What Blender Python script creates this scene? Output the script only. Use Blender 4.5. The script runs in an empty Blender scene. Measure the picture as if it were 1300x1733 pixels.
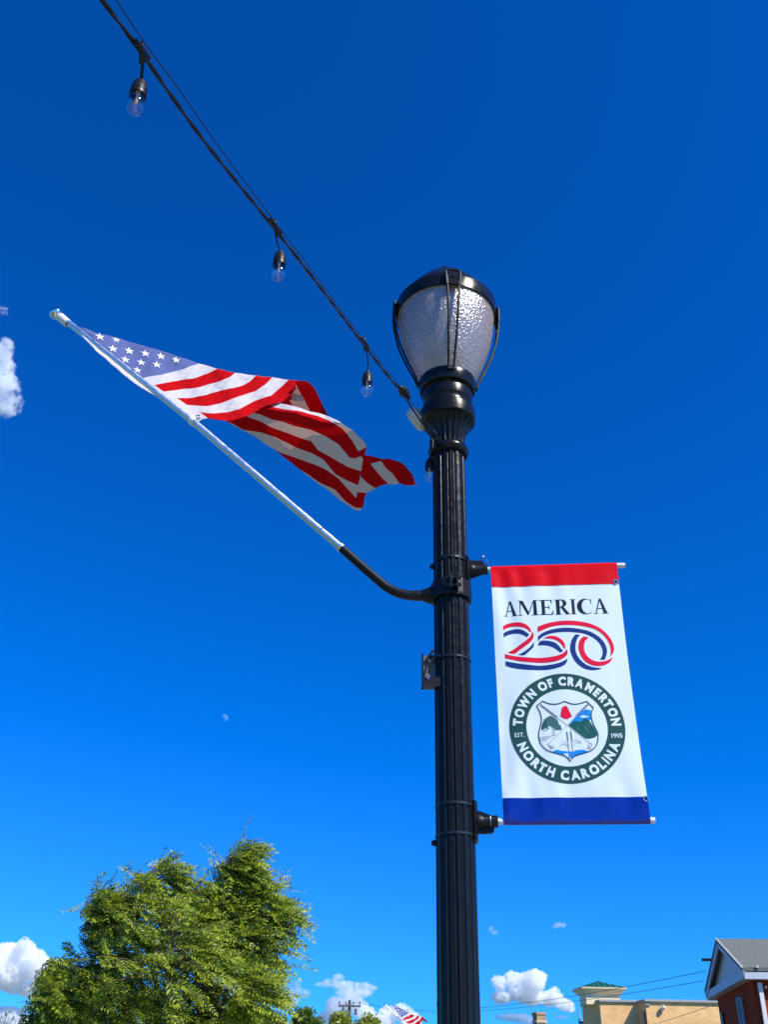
import bpy, bmesh, math, random
import numpy as np
from mathutils import Vector, Matrix, noise
from mathutils.geometry import tessellate_polygon
random.seed(7)
sc = bpy.context.scene
col = sc.collection
R = math.radians

# ---------------------------------------------------------------- camera
F_PX, PITCH, ROLL = 1700.0, R(32), math.asin(.0224)
CAM = Vector((0, 0, 1.6))
_F = Vector((0, math.cos(PITCH), math.sin(PITCH)))
_U0 = Vector((0, -math.sin(PITCH), math.cos(PITCH)))
_R = math.cos(ROLL) * Vector((1, 0, 0)) + math.sin(ROLL) * _U0
_U = math.cos(ROLL) * _U0 - math.sin(ROLL) * Vector((1, 0, 0))
cd = bpy.data.cameras.new('camera')
cam = bpy.data.objects.new('camera', cd)
col.objects.link(cam)
m3 = Matrix((_R, _U, -_F)).transposed()
cam.matrix_world = Matrix.Translation(CAM) @ m3.to_4x4()
cd.sensor_fit = 'VERTICAL'
cd.sensor_height = 36
cd.lens = F_PX / 1733 * 36
cd.clip_start = .05
cd.clip_end = 30000
sc.camera = cam

# ---------------------------------------------------------------- world, sun, exposure
SUN_EL, SUN_AZ = R(44), R(130)          # azimuth clockwise from +Y
w = bpy.data.worlds.new('World')
sc.world = w
w.use_nodes = True
nt = w.node_tree
nt.nodes.clear()
sky = nt.nodes.new('ShaderNodeTexSky')
sky.sky_type = 'NISHITA'
sky.sun_disc = False
sky.sun_elevation = SUN_EL
sky.sun_rotation = SUN_AZ
sky.air_density = 1.0
sky.dust_density = .3
sky.ozone_density = 3.0
bg = nt.nodes.new('ShaderNodeBackground')
wo = nt.nodes.new('ShaderNodeOutputWorld')
SKY_STRENGTH = .12
sep = nt.nodes.new('ShaderNodeSeparateColor'); comb = nt.nodes.new('ShaderNodeCombineColor')
nt.links.new(sky.outputs[0], sep.inputs[0])
def _m(op, a, b, clamp=False):
    n_ = nt.nodes.new('ShaderNodeMath'); n_.operation = op; n_.use_clamp = clamp
    nt.links.new(a, n_.inputs[0]); n_.inputs[1].default_value = b; return n_.outputs[0]
# deepen the blue of the clear sky (polarised, very dry air)
nt.links.new(_m('MAXIMUM', _m('MULTIPLY', _m('SUBTRACT', sep.outputs[0], 1.5), .13), .005), comb.inputs[0])
nt.links.new(_m('MULTIPLY', _m('POWER', sep.outputs[1], 1.2), .37), comb.inputs[1])
nt.links.new(_m('MULTIPLY', _m('POWER', sep.outputs[2], 1.2), .86), comb.inputs[2])
nt.links.new(comb.outputs[0], bg.inputs[0])
bg.inputs[1].default_value = SKY_STRENGTH
nt.links.new(bg.outputs[0], wo.inputs[0])

sd = bpy.data.lights.new('sun', 'SUN')
sd.energy = 4.2
sd.angle = R(.5)
sd.color = (1, .95, .86)
sun = bpy.data.objects.new('sun', sd)
col.objects.link(sun)
sdir = Vector((math.cos(SUN_EL) * math.sin(SUN_AZ), math.cos(SUN_EL) * math.cos(SUN_AZ), math.sin(SUN_EL)))
sun.rotation_euler = sdir.to_track_quat('Z', 'Y').to_euler()
sun.location = (20, -10, 30)

sc.view_settings.view_transform = 'Standard'
sc.view_settings.look = 'None'
sc.view_settings.exposure = .55
sc.view_settings.gamma = 1
sc.render.engine = 'CYCLES'
sc.cycles.max_bounces = 24
sc.cycles.transparent_max_bounces = 24
sc.cycles.volume_bounces = 20
sc.cycles.volume_step_rate = .12
sc.cycles.volume_max_steps = 256
sc.cycles.use_denoising = True

# ---------------------------------------------------------------- helpers
def ray(x, y):
    return _F + _R * ((x - 650) / F_PX) - _U * ((y - 866.5) / F_PX)
def at(x, y, Y):
    d = ray(x, y); return CAM + d * (Y / d.y)
def atz(x, y, Z):
    d = ray(x, y); return CAM + d * ((Z - CAM.z) / d.z)
def on_plane(x, y, p, n):
    d = ray(x, y); return CAM + d * ((p - CAM).dot(n) / d.dot(n))

def tag(o, label=None, cat=None, group=None, kind=None):
    if label: o['label'] = label
    if cat: o['category'] = cat
    if group: o['group'] = group
    if kind: o['kind'] = kind
    return o
def thing(name, loc, label, cat, group=None):
    o = bpy.data.objects.new(name, None)
    o.empty_display_size = .1
    col.objects.link(o)
    o.location = loc
    return tag(o, label, cat, group)
def mesh_obj(name, me, m, parent=None):
    """link a mesh given in world coordinates as an object; parent keeps it in place"""
    if m is not None:
        for k in (m if isinstance(m, (list, tuple)) else [m]): me.materials.append(k)
    o = bpy.data.objects.new(name, me)
    col.objects.link(o)
    if parent is not None:
        o.parent = parent
        off = Vector((0, 0, 0)); p = parent
        while p is not None:
            off += p.location; p = p.parent
        me.transform(Matrix.Translation(-off))
    else:
        vs = [v.co for v in me.vertices]
        if vs:
            c = Vector((sum(v.x for v in vs) / len(vs), sum(v.y for v in vs) / len(vs), min(v.z for v in vs)))
            me.transform(Matrix.Translation(-c)); o.location = c
    return o

class MB:
    def __init__(s): s.v = []; s.f = []; s.mi = []; s.sm = []
    def add(s, vs, fs, mi=0, smooth=False):
        b = len(s.v); s.v += [tuple(v) for v in vs]
        for f in fs: s.f.append([i + b for i in f]); s.mi.append(mi); s.sm.append(smooth)
        return s
    def box(s, c, size, ax=None, mi=0):
        """box at c with edge lengths size along axes ax (3 vectors)"""
        c = Vector(c); ax = ax or (Vector((1, 0, 0)), Vector((0, 1, 0)), Vector((0, 0, 1)))
        h = [Vector(a).normalized() * (l / 2) for a, l in zip(ax, size)]
        vs = [c + h[0] * i + h[1] * j + h[2] * k for i in (-1, 1) for j in (-1, 1) for k in (-1, 1)]
        return s.add(vs, [(0, 1, 3, 2), (4, 6, 7, 5), (0, 4, 5, 1), (2, 3, 7, 6), (0, 2, 6, 4), (1, 5, 7, 3)], mi)
    def tube(s, pts, r, n=10, cap=True, mi=0, closed=False):
        pts = [Vector(p) for p in pts]; N = len(pts)
        rs = r if isinstance(r, (list, tuple)) else [r] * N
        vs = []; up = None
        for i, p in enumerate(pts):
            if closed: t = pts[(i + 1) % N] - pts[i - 1]
            else: t = pts[min(i + 1, N - 1)] - pts[max(i - 1, 0)]
            t.normalize()
            if up is None:
                up = Vector((0, 0, 1)) if abs(t.z) < .9 else Vector((1, 0, 0))
            a = (up - t * up.dot(t)).normalized(); up = a; b = t.cross(a)
            for k in range(n):
                q = 2 * math.pi * k / n
                vs.append(p + (a * math.cos(q) + b * math.sin(q)) * rs[i])
        fs = []
        for i in range(N if closed else N - 1):
            j = (i + 1) % N
            for k in range(n):
                fs.append((i * n + k, i * n + (k + 1) % n, j * n + (k + 1) % n, j * n + k))
        s.add(vs, fs, mi, True)
        if cap and not closed:
            b = len(s.v) - len(vs)
            s.f.append([b + k for k in range(n)][::-1]); s.mi.append(mi); s.sm.append(False)
            s.f.append([b + (N - 1) * n + k for k in range(n)]); s.mi.append(mi); s.sm.append(False)
        return s
    def lathe(s, prof, c=(0, 0, 0), axis=(0, 0, 1), n=48, mi=0, rf=None, smooth=True):
        """prof: (r, h) list"""
        c = Vector(c); ax = Vector(axis).normalized()
        a = Vector((1, 0, 0)) if abs(ax.x) < .9 else Vector((0, 1, 0))
        a = (a - ax * a.dot(ax)).normalized(); b = ax.cross(a)
        vs = []
        for r, h in prof:
            for k in range(n):
                q = 2 * math.pi * k / n
                rr = rf(r, h, q) if rf else r
                vs.append(c + ax * h + (a * math.cos(q) + b * math.sin(q)) * rr)
        fs = [(i * n + k, i * n + (k + 1) % n, (i + 1) * n + (k + 1) % n, (i + 1) * n + k)
              for i in range(len(prof) - 1) for k in range(n)]
        return s.add(vs, fs, mi, smooth)
    def build(s, name, m, parent=None, sharp=35):
        me = bpy.data.meshes.new(name)
        me.from_pydata(s.v, [], s.f)
        me.polygons.foreach_set('material_index', s.mi)
        me.polygons.foreach_set('use_smooth', s.sm)
        me.update()
        if sharp and any(s.sm):
            bm = bmesh.new(); bm.from_mesh(me)
            bmesh.ops.recalc_face_normals(bm, faces=bm.faces)
            for e in bm.edges:
                if len(e.link_faces) == 2 and e.calc_face_angle(0) > R(sharp): e.smooth = False
            bm.to_mesh(me); bm.free()
        elif not any(s.sm):
            bm = bmesh.new(); bm.from_mesh(me)
            bmesh.ops.recalc_face_normals(bm, faces=bm.faces)
            bm.to_mesh(me); bm.free()
        return mesh_obj(name, me, m, parent)

def copy_tree(o, parent=None, off=None, label=None, group=None):
    c = o.copy(); col.objects.link(c); c.parent = parent
    if off is not None: c.location = o.location + Vector(off)
    if label: c['label'] = label
    if group: c['group'] = group
    for ch in list(o.children): copy_tree(ch, c)
    return c

# ---------------------------------------------------------------- materials
def mat(name, color, rough=.5, metal=0, spec=.5, var=0, vscale=8, bump=0, bscale=60, coat=0, rvar=0):
    m = bpy.data.materials.new(name); m.use_nodes = True
    n = m.node_tree; p = n.nodes['Principled BSDF']
    p.inputs['Base Color'].default_value = (*color, 1)
    p.inputs['Roughness'].default_value = rough
    p.inputs['Metallic'].default_value = metal
    p.inputs['Specular IOR Level'].default_value = spec
    p.inputs['Coat Weight'].default_value = coat
    tc = n.nodes.new('ShaderNodeTexCoord')
    if var or rvar:
        t = n.nodes.new('ShaderNodeTexNoise'); t.inputs['Scale'].default_value = vscale
        t.inputs['Detail'].default_value = 6
        n.links.new(tc.outputs['Object'], t.inputs['Vector'])
        if var:
            mx = n.nodes.new('ShaderNodeMix'); mx.data_type = 'RGBA'
            mx.inputs[6].default_value = (*[c * (1 - var) for c in color], 1)
            mx.inputs[7].default_value = (*[min(1, c * (1 + var)) for c in color], 1)
            n.links.new(t.outputs[0], mx.inputs[0]); n.links.new(mx.outputs[2], p.inputs['Base Color'])
        if rvar:
            mr = n.nodes.new('ShaderNodeMapRange')
            mr.inputs[1].default_value = .35; mr.inputs[2].default_value = .65
            mr.inputs[3].default_value = max(.02, rough - rvar); mr.inputs[4].default_value = rough + rvar
            n.links.new(t.outputs[0], mr.inputs[0]); n.links.new(mr.outputs[0], p.inputs['Roughness'])
    if bump:
        t = n.nodes.new('ShaderNodeTexNoise'); t.inputs['Scale'].default_value = bscale
        t.inputs['Detail'].default_value = 5
        b = n.nodes.new('ShaderNodeBump'); b.inputs['Strength'].default_value = bump
        b.inputs['Distance'].default_value = .01
        n.links.new(tc.outputs['Object'], t.inputs['Vector'])
        n.links.new(t.outputs[0], b.inputs['Height']); n.links.new(b.outputs[0], p.inputs['Normal'])
    return m

def cloth_mat(name, color, trans=.35, weave=900, tcol=None):
    m = bpy.data.materials.new(name); m.use_nodes = True
    n = m.node_tree; n.nodes.clear()
    out = n.nodes.new('ShaderNodeOutputMaterial'); mx = n.nodes.new('ShaderNodeMixShader')
    d = n.nodes.new('ShaderNodeBsdfDiffuse'); t = n.nodes.new('ShaderNodeBsdfTranslucent')
    d.inputs[0].default_value = (*color, 1); t.inputs[0].default_value = (*(tcol or color), 1)
    mx.inputs[0].default_value = trans
    tc = n.nodes.new('ShaderNodeTexCoord')
    a = n.nodes.new('ShaderNodeTexNoise'); a.inputs['Scale'].default_value = 34; a.inputs['Detail'].default_value = 5
    b = n.nodes.new('ShaderNodeBump'); b.inputs['Strength'].default_value = .35; b.inputs['Distance'].default_value = .006
    n.links.new(tc.outputs['Object'], a.inputs[0]); n.links.new(a.outputs[0], b.inputs['Height'])
    n.links.new(b.outputs[0], d.inputs['Normal']); n.links.new(b.outputs[0], t.inputs['Normal'])
    n.links.new(d.outputs[0], mx.inputs[1]); n.links.new(t.outputs[0], mx.inputs[2])
    n.links.new(mx.outputs[0], out.inputs[0])
    return m

def glass_mat(name, tint=(1, 1, 1), rough=.02, gloss=.06, ior=1.45):
    m = bpy.data.materials.new(name); m.use_nodes = True
    n = m.node_tree; n.nodes.clear()
    out = n.nodes.new('ShaderNodeOutputMaterial'); mx = n.nodes.new('ShaderNodeMixShader')
    t = n.nodes.new('ShaderNodeBsdfTransparent'); t.inputs[0].default_value = (*tint, 1)
    g = n.nodes.new('ShaderNodeBsdfGlossy'); g.inputs['Roughness'].default_value = rough
    fr = n.nodes.new('ShaderNodeFresnel')
    ge = n.nodes.new('ShaderNodeNewGeometry'); mi = n.nodes.new('ShaderNodeMapRange')
    mi.inputs[3].default_value = ior; mi.inputs[4].default_value = 1 / ior
    n.links.new(ge.outputs['Backfacing'], mi.inputs[0]); n.links.new(mi.outputs[0], fr.inputs[0])
    n.links.new(fr.outputs[0], mx.inputs[0]); n.links.new(t.outputs[0], mx.inputs[1]); n.links.new(g.outputs[0], mx.inputs[2])
    n.links.new(mx.outputs[0], out.inputs[0])
    return m

def brick_mat(name, c1, c2, mortar, bw=.2, bh=.067, ms=.012, rough=.85):
    m = bpy.data.materials.new(name); m.use_nodes = True
    n = m.node_tree; p = n.nodes['Principled BSDF']; p.inputs['Roughness'].default_value = rough
    p.inputs['Specular IOR Level'].default_value = .1
    tc = n.nodes.new('ShaderNodeTexCoord')
    br = n.nodes.new('ShaderNodeTexBrick')
    br.inputs['Scale'].default_value = 1; br.inputs['Brick Width'].default_value = bw
    br.inputs['Row Height'].default_value = bh; br.inputs['Mortar Size'].default_value = ms
    br.inputs['Color1'].default_value = (*c1, 1); br.inputs['Color2'].default_value = (*c2, 1)
    br.inputs['Mortar'].default_value = (*mortar, 1)
    n.links.new(tc.outputs['UV'], br.inputs['Vector'])
    t = n.nodes.new('ShaderNodeTexNoise'); t.inputs['Scale'].default_value = 1.3; t.inputs['Detail'].default_value = 6
    n.links.new(tc.outputs['UV'], t.inputs['Vector'])
    mx = n.nodes.new('ShaderNodeMix'); mx.data_type = 'RGBA'; mx.blend_type = 'MULTIPLY'; mx.inputs[0].default_value = 1
    cr = n.nodes.new('ShaderNodeMapRange'); cr.inputs[3].default_value = .7; cr.inputs[4].default_value = 1.3
    n.links.new(t.outputs[0], cr.inputs[0])
    n.links.new(br.outputs[0], mx.inputs[6]); n.links.new(cr.outputs[0], mx.inputs[7])
    n.links.new(mx.outputs[2], p.inputs['Base Color'])
    b = n.nodes.new('ShaderNodeBump'); b.inputs['Strength'].default_value = .5; b.inputs['Distance'].default_value = .01
    b.invert = True
    n.links.new(br.outputs[1], b.inputs['Height']); n.links.new(b.outputs[0], p.inputs['Normal'])
    return m

def leaf_mat(name, c1, c2, scale=1.2, trans=.35):
    m = bpy.data.materials.new(name); m.use_nodes = True
    n = m.node_tree; n.nodes.clear()
    out = n.nodes.new('ShaderNodeOutputMaterial'); mx = n.nodes.new('ShaderNodeMixShader')
    p = n.nodes.new('ShaderNodeBsdfPrincipled'); p.inputs['Roughness'].default_value = .42
    t = n.nodes.new('ShaderNodeBsdfTranslucent'); mx.inputs[0].default_value = trans
    g = n.nodes.new('ShaderNodeNewGeometry')
    a = n.nodes.new('ShaderNodeMix'); a.data_type = 'RGBA'
    a.inputs[6].default_value = (*c1, 1); a.inputs[7].default_value = (*c2, 1)
    n.links.new(g.outputs['Random Per Island'], a.inputs[0])
    n.links.new(a.outputs[2], p.inputs['Base Color'])
    b = n.nodes.new('ShaderNodeMix'); b.data_type = 'RGBA'; b.blend_type = 'MULTIPLY'; b.inputs[0].default_value = 1
    b.inputs[7].default_value = (1.5, 1.35, .5, 1)
    n.links.new(a.outputs[2], b.inputs[6]); n.links.new(b.outputs[2], t.inputs[0])
    n.links.new(p.outputs[0], mx.inputs[1]); n.links.new(t.outputs[0], mx.inputs[2]); n.links.new(mx.outputs[0], out.inputs[0])
    return m

M = {}
M['black'] = mat('black_paint', (.008, .0078, .0074), .24, spec=.27, rvar=.06, vscale=30, bump=.06, bscale=220)
M['black'].node_tree.nodes['Principled BSDF'].inputs['Specular Tint'].default_value = (1, .93, .80, 1)
M['black_matte'] = mat('black_powder_coat', (.005, .005, .005), .42, spec=.3, bump=.1, bscale=300)
M['cage'] = mat('cage_paint', (.004, .004, .004), .5, spec=.22)
M['rubber'] = mat('black_rubber', (.008, .008, .008), .42, spec=.34)
M['strap'] = mat('dark_banding', (.03, .034, .034), .34, metal=.6)
M['alu'] = mat('brushed_aluminium', (.75, .76, .76), .36, metal=1, rvar=.06, vscale=40)
M['chrome'] = mat('mirror_steel', (.8, .8, .8), .06, metal=1)
M['white_plastic'] = mat('white_plastic', (.72, .72, .68), .4)
M['beige_plastic'] = mat('weathered_beige_plastic', (.55, .52, .42), .5, var=.25, vscale=30)
M['rod'] = mat('fibreglass_rod', (.72, .72, .68), .35)
M['steel'] = mat('zinc_steel', (.5, .5, .5), .3, metal=1)
M['flag_red'] = cloth_mat('flag_red', (.58, .008, .012), .30, tcol=(.75, .012, .015))
M['flag_white'] = cloth_mat('flag_white', (.68, .67, .68), .32, tcol=(.92, .62, .50))
M['flag_blue'] = cloth_mat('flag_blue', (.125, .15, .33), .18)
M['star'] = cloth_mat('star_thread', (.85, .85, .85), .1)

def vinyl(name, c, rough=.28):
    m = mat(name, c, rough, spec=.5)
    return m
M['v_white'] = vinyl('vinyl_white', (.74, .82, .79))
M['v_red'] = mat('vinyl_red', (.70, .0015, .0005), .3, spec=.25)
M['v_blue'] = vinyl('vinyl_blue', (.003, .022, .27), .17)
M['p_black'] = vinyl('print_black', (.012, .014, .016), .33)
M['p_red'] = vinyl('print_red', (.80, .004, .02))
M['p_navy'] = vinyl('print_navy', (.012, .035, .17), .3)
M['p_green'] = vinyl('print_green', (.022, .075, .045), .3)
M['p_white'] = vinyl('print_white', (.74, .82, .79), .3)
M['p_grey'] = vinyl('print_grey', (.2, .2, .21), .33)
M['p_lgrey'] = vinyl('print_light_grey', (.5, .52, .5), .33)
M['p_sky'] = vinyl('print_sky_blue', (.01, .25, .8), .3)
M['p_forest'] = vinyl('print_forest', (.015, .1, .06), .3)
M['p_leaf'] = vinyl('print_leaf', (.06, .15, .12), .3)

# ================================================================ setting
gm = mat('ground_grass', (.09, .12, .04), .9, var=.4, vscale=.6, bump=.3, bscale=8)
road_m = mat('asphalt', (.05, .05, .052), .85, var=.25, vscale=3, bump=.3, bscale=90)
pave_m = mat('concrete_pavement', (.34, .33, .30), .8, var=.12, vscale=2, bump=.15, bscale=50)
line_m = mat('road_paint', (.75, .55, .08), .6, var=.1, vscale=5)
tag(MB().add([(-6000, -6000, 0), (6000, -6000, 0), (6000, 9000, 0), (-6000, 9000, 0)], [(0, 1, 2, 3)]).build('ground', gm), kind='structure')
tag(MB().add([(2.2, -60, .004), (9.3, -60, .004), (9.3, 160, .004), (2.2, 160, .004)], [(0, 1, 2, 3)]).build('road', road_m), kind='structure')
tag(MB().box((5.75, 50, .006), (.12, 220, .004)).build('road_marking', line_m), kind='structure')
tag(MB().box((0, 50, .07), (4.1, 220, .14)).build('pavement', pave_m), kind='structure')
tag(MB().box((2.13, 50, .075), (.15, 220, .158)).build('kerb', mat('kerb_stone', (.42, .41, .38), .8, var=.1)), kind='structure')

# ================================================================ street lamp
D = 3.95
PX = .3043
def hz(py):                     # height on the lamp axis for an image row
    x = 761 + .0185 * (py - 860)
    return at(x, py, D).z
def rz(rp, py):
    p = at(761 + .0185 * (py - 860), py, D)
    return rp / F_PX * (p - CAM).dot(_F)
AX = Vector((PX, D, 0))
NFL = 16
SR = .0772
def fl(r, h, q):
    t = ((q - R(5.75)) * NFL / (2 * math.pi)) % 1.0
    d = abs(t - .5) * 2          # 0 in the groove centre
    return r - .0065 * max(0, 1 - (d / .46) ** 2) ** .7 - .0012 * d * d

lamp = thing('street_lamp', (PX, D, 0), 'tall black fluted street lamp with seeded globe, carrying the big flag and the banner', 'street lamp', 'black street lamps along the pavement')
top_shaft = hz(768)
hs = [.62] + [.62 + (top_shaft - .62) * i / 12 for i in range(1, 13)]
MB().lathe([(SR, h) for h in hs], AX, n=NFL * 12, rf=fl).build('shaft', M['black'], lamp, sharp=60)
MB().lathe([(.0, .14), (.24, .14), (.24, .2), (.22, .22), (.2, .26), (.185, .3), (.175, .5), (.15, .54), (.155, .57), (.125, .6), (.1, .63), (.09, .66), (SR - .002, .665)], AX, n=64).build('base', M['black'], lamp)
hr = hz(766)
MB().lathe([(rz(27, 766), hr - .03), (rz(31, 766), hr - .026), (rz(34, 766), hr - .012), (rz(34.5, 766), hr), (rz(33, 766), hr + .012), (rz(29, 766), hr + .02), (rz(26, 766), hr + .022)], AX, n=64).build('neck_ring', M['black'], lamp)
cap_prof = []
h0, h1 = hz(764), hz(716)
for i in range(15):
    t = i / 14
    r = rz(26.5, 764) * (1 - t ** 2.6) + rz(44.5, 716) * t ** 2.6
    cap_prof.append((r, h0 + (h1 - h0) * t))
def fl2(r, h, q):
    t = (q * 20 / (2 * math.pi)) % 1.0
    d = abs(t - .5) * 2
    return r - .008 * max(0, 1 - (d / .8) ** 2)
MB().lathe(cap_prof, AX, n=200, rf=fl2).build('capital', M['black'], lamp, sharp=60)
def P(*a): return [(rz(r, y), hz(y)) for y, r in a]
MB().lathe([(rz(40, 718), hz(718))] + P((717.5, 44.5), (716, 46), (704, 46.8), (700, 46.4), (696, 42.5), (693, 39), (689, 38.6), (686, 40), (684.5, 41.3), (673, 42.6), (671, 42), (669, 40), (667.5, 41), (666.5, 45.5), (664, 47.2), (652, 48.3), (649, 47.6), (648, 45), (647, 36)), AX, n=96).build('fitter', M['black'], lamp, sharp=28)

# globe of seeded acrylic
gl = bpy.data.materials.new('seeded_acrylic'); gl.use_nodes = True
n = gl.node_tree; n.nodes.clear()
out = n.nodes.new('ShaderNodeOutputMaterial')
tr = n.nodes.new('ShaderNodeBsdfTransparent'); tr.inputs[0].default_value = (.80, .72, .66, 1)
gg = n.nodes.new('ShaderNodeBsdfGlossy'); gg.inputs['Roughness'].default_value = .21; gg.inputs[0].default_value = (.95, .95, .95, 1)
gd = n.nodes.new('ShaderNodeBsdfDiffuse'); gd.inputs[0].default_value = (.62, .53, .44, 1)
gt = n.nodes.new('ShaderNodeBsdfTranslucent'); gt.inputs[0].default_value = (.80, .70, .60, 1)
tc = n.nodes.new('ShaderNodeTexCoord')
mp = n.nodes.new('ShaderNodeMapping'); mp.inputs['Scale'].default_value = (1, 1, .62)
vo = n.nodes.new('ShaderNodeTexVoronoi'); vo.inputs['Scale'].default_value = 135; vo.feature = 'SMOOTH_F1'
no = n.nodes.new('ShaderNodeTexNoise'); no.inputs['Scale'].default_value = 70; no.inputs['Detail'].default_value = 4
ad = n.nodes.new('ShaderNodeMath'); ad.operation = 'ADD'
bu = n.nodes.new('ShaderNodeBump'); bu.inputs['Strength'].default_value = 1; bu.inputs['Distance'].default_value = .0036
n.links.new(tc.outputs['Object'], mp.inputs[0]); n.links.new(mp.outputs[0], vo.inputs['Vector']); n.links.new(mp.outputs[0], no.inputs['Vector'])
n.links.new(vo.outputs[0], ad.inputs[0]); n.links.new(no.outputs[0], ad.inputs[1]); n.links.new(ad.outputs[0], bu.inputs['Height'])
for q in (gg, gd, gt): n.links.new(bu.outputs[0], q.inputs['Normal'])
m1 = n.nodes.new('ShaderNodeMixShader'); m1.inputs[0].default_value = .5
m2 = n.nodes.new('ShaderNodeMixShader'); m2.inputs[0].default_value = .24
m3_ = n.nodes.new('ShaderNodeMixShader')
mr = n.nodes.new('ShaderNodeMapRange'); mr.inputs[1].default_value = .3; mr.inputs[2].default_value = .75; mr.inputs[3].default_value = .54; mr.inputs[4].default_value = .76
n.links.new(no.outputs[0], mr.inputs[0]); n.links.new(mr.outputs[0], m3_.inputs[0])
n.links.new(gd.outputs[0], m1.inputs[1]); n.links.new(gt.outputs[0], m1.inputs[2])
n.links.new(m1.outputs[0], m2.inputs[1]); n.links.new(gg.outputs[0], m2.inputs[2])
n.links.new(tr.outputs[0], m3_.inputs[1]); n.links.new(m2.outputs[0], m3_.inputs[2])
n.links.new(m3_.outputs[0], out.inputs[0])
gprof = P((649, 44), (640, 50), (628, 57), (612, 64.5), (598, 70), (585, 74.2), (570, 77.6), (556, 79.6), (545, 80.4), (536, 80.5))
MB().lathe(gprof + [(r - .003, h) for r, h in gprof[::-1]], AX, n=128).build('globe', gl, lamp, sharp=70)
# cap: rim band, dome, finial
rim = MB().lathe(P((536, 79), (540.5, 80.5), (541.5, 82), (541, 84), (526, 85), (523.5, 84), (522, 79)), AX, n=96).build('rim_band', M['black'], lamp, sharp=28)
MB().lathe(P((539.6, 81.6), (542.3, 81.7), (542.4, 80), (539.6, 79.9)), AX, n=96).build('gasket', mat('pale_gasket', (.3, .27, .2), .6), lamp)
dome = MB().lathe(P((523.5, 80), (522, 76), (516, 74.5), (507, 67.5), (496, 57), (484, 44), (475, 31), (469, 18), (466, 10), (465, .1)), AX, n=72).build('dome_cap', M['black'], lamp)
MB().lathe(P((468, 12), (466, 12), (464, 7), (462, 8.5), (459, 9.5), (456, 8.5), (453.5, 5), (452.5, .1)), AX, n=32).build('finial', M['black'], dome)
# reflector plate and lamp inside
MB().lathe(P((531, 79), (530, 60), (528, 40), (528, .1)), AX, n=64).build('reflector', mat('brown_reflector', (.30, .24, .17), .5, var=.2, vscale=12), lamp)
MB().lathe(P((648, 34), (640, 34), (634, 30), (632, 18), (610, 17), (606, 14), (604, 8), (603, .1)), AX, n=40).build('lamp_holder', mat('porcelain_socket', (.62, .55, .45), .5), lamp)
MB().lathe(P((604, 14), (598, 24), (586, 31), (570, 34), (552, 34), (540, 30), (533, 28), (532, .1)), AX, n=32).build('lamp_bulb', mat('frosted_amber_bulb', (.34, .22, .11), .35, var=.3, vscale=14), lamp)
# cage arms
rodp = [(528, 85.5), (541, 87), (556, 86.6), (575, 83.5), (592, 79), (608, 72), (624, 64.5), (638, 56), (652, 49.4), (656, 48.6)]
def cage(az):
    a = Vector((math.sin(az), -math.cos(az), 0)); t = Vector((math.cos(az), math.sin(az), 0))
    b = MB()
    npt = len(rodp)
    for s in (-1, 1):
        pts = []
        for i, (y, r) in enumerate(rodp):
            u = i / (npt - 1)
            off = .032 * (1 - u) + .011 * u
            pts.append(AX + a * (rz(r, y) + .004) + t * (s * off) + Vector((0, 0, hz(y))))
        b.tube(pts, .0055, n=8)
    y, r = rodp[-1]
    b.box(AX + a * (rz(r, y) + .004) + Vector((0, 0, hz(y) + .004)), (.034, .01, .012), (t, a, Vector((0, 0, 1))))
    arm = b.build('cage_arm', M['cage'], lamp)
    c = MB()
    z0, z1 = hz(545), hz(521); rr = rz(86, 530) + .006
    fr = [(-.033, z0), (-.037, z1 - .02), (-.033, z1 - .006), (-.022, z1), (.022, z1), (.033, z1 - .006), (.037, z1 - .02), (.033, z0)]
    c.tube([AX + a * rr + t * u + Vector((0, 0, z)) for u, z in fr], .0065, n=8, closed=True)
    c.build('clip_frame', M['cage'], arm)
    p = MB().box(AX + a * (rr - .004) + Vector((0, 0, (z0 + z1) / 2)), (.05, .012, (z1 - z0) * .93), (t, a, Vector((0, 0, 1))))
    p.lathe([(.005, 0), (.005, .006), (.0, .006)], AX + a * (rr + .001) + Vector((0, 0, (z0 + z1) / 2 + .004)), a, n=12)
    p.build('clip_plate', M['black'], arm)
for k in range(4): cage(R(4 + 90 * k))

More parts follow.
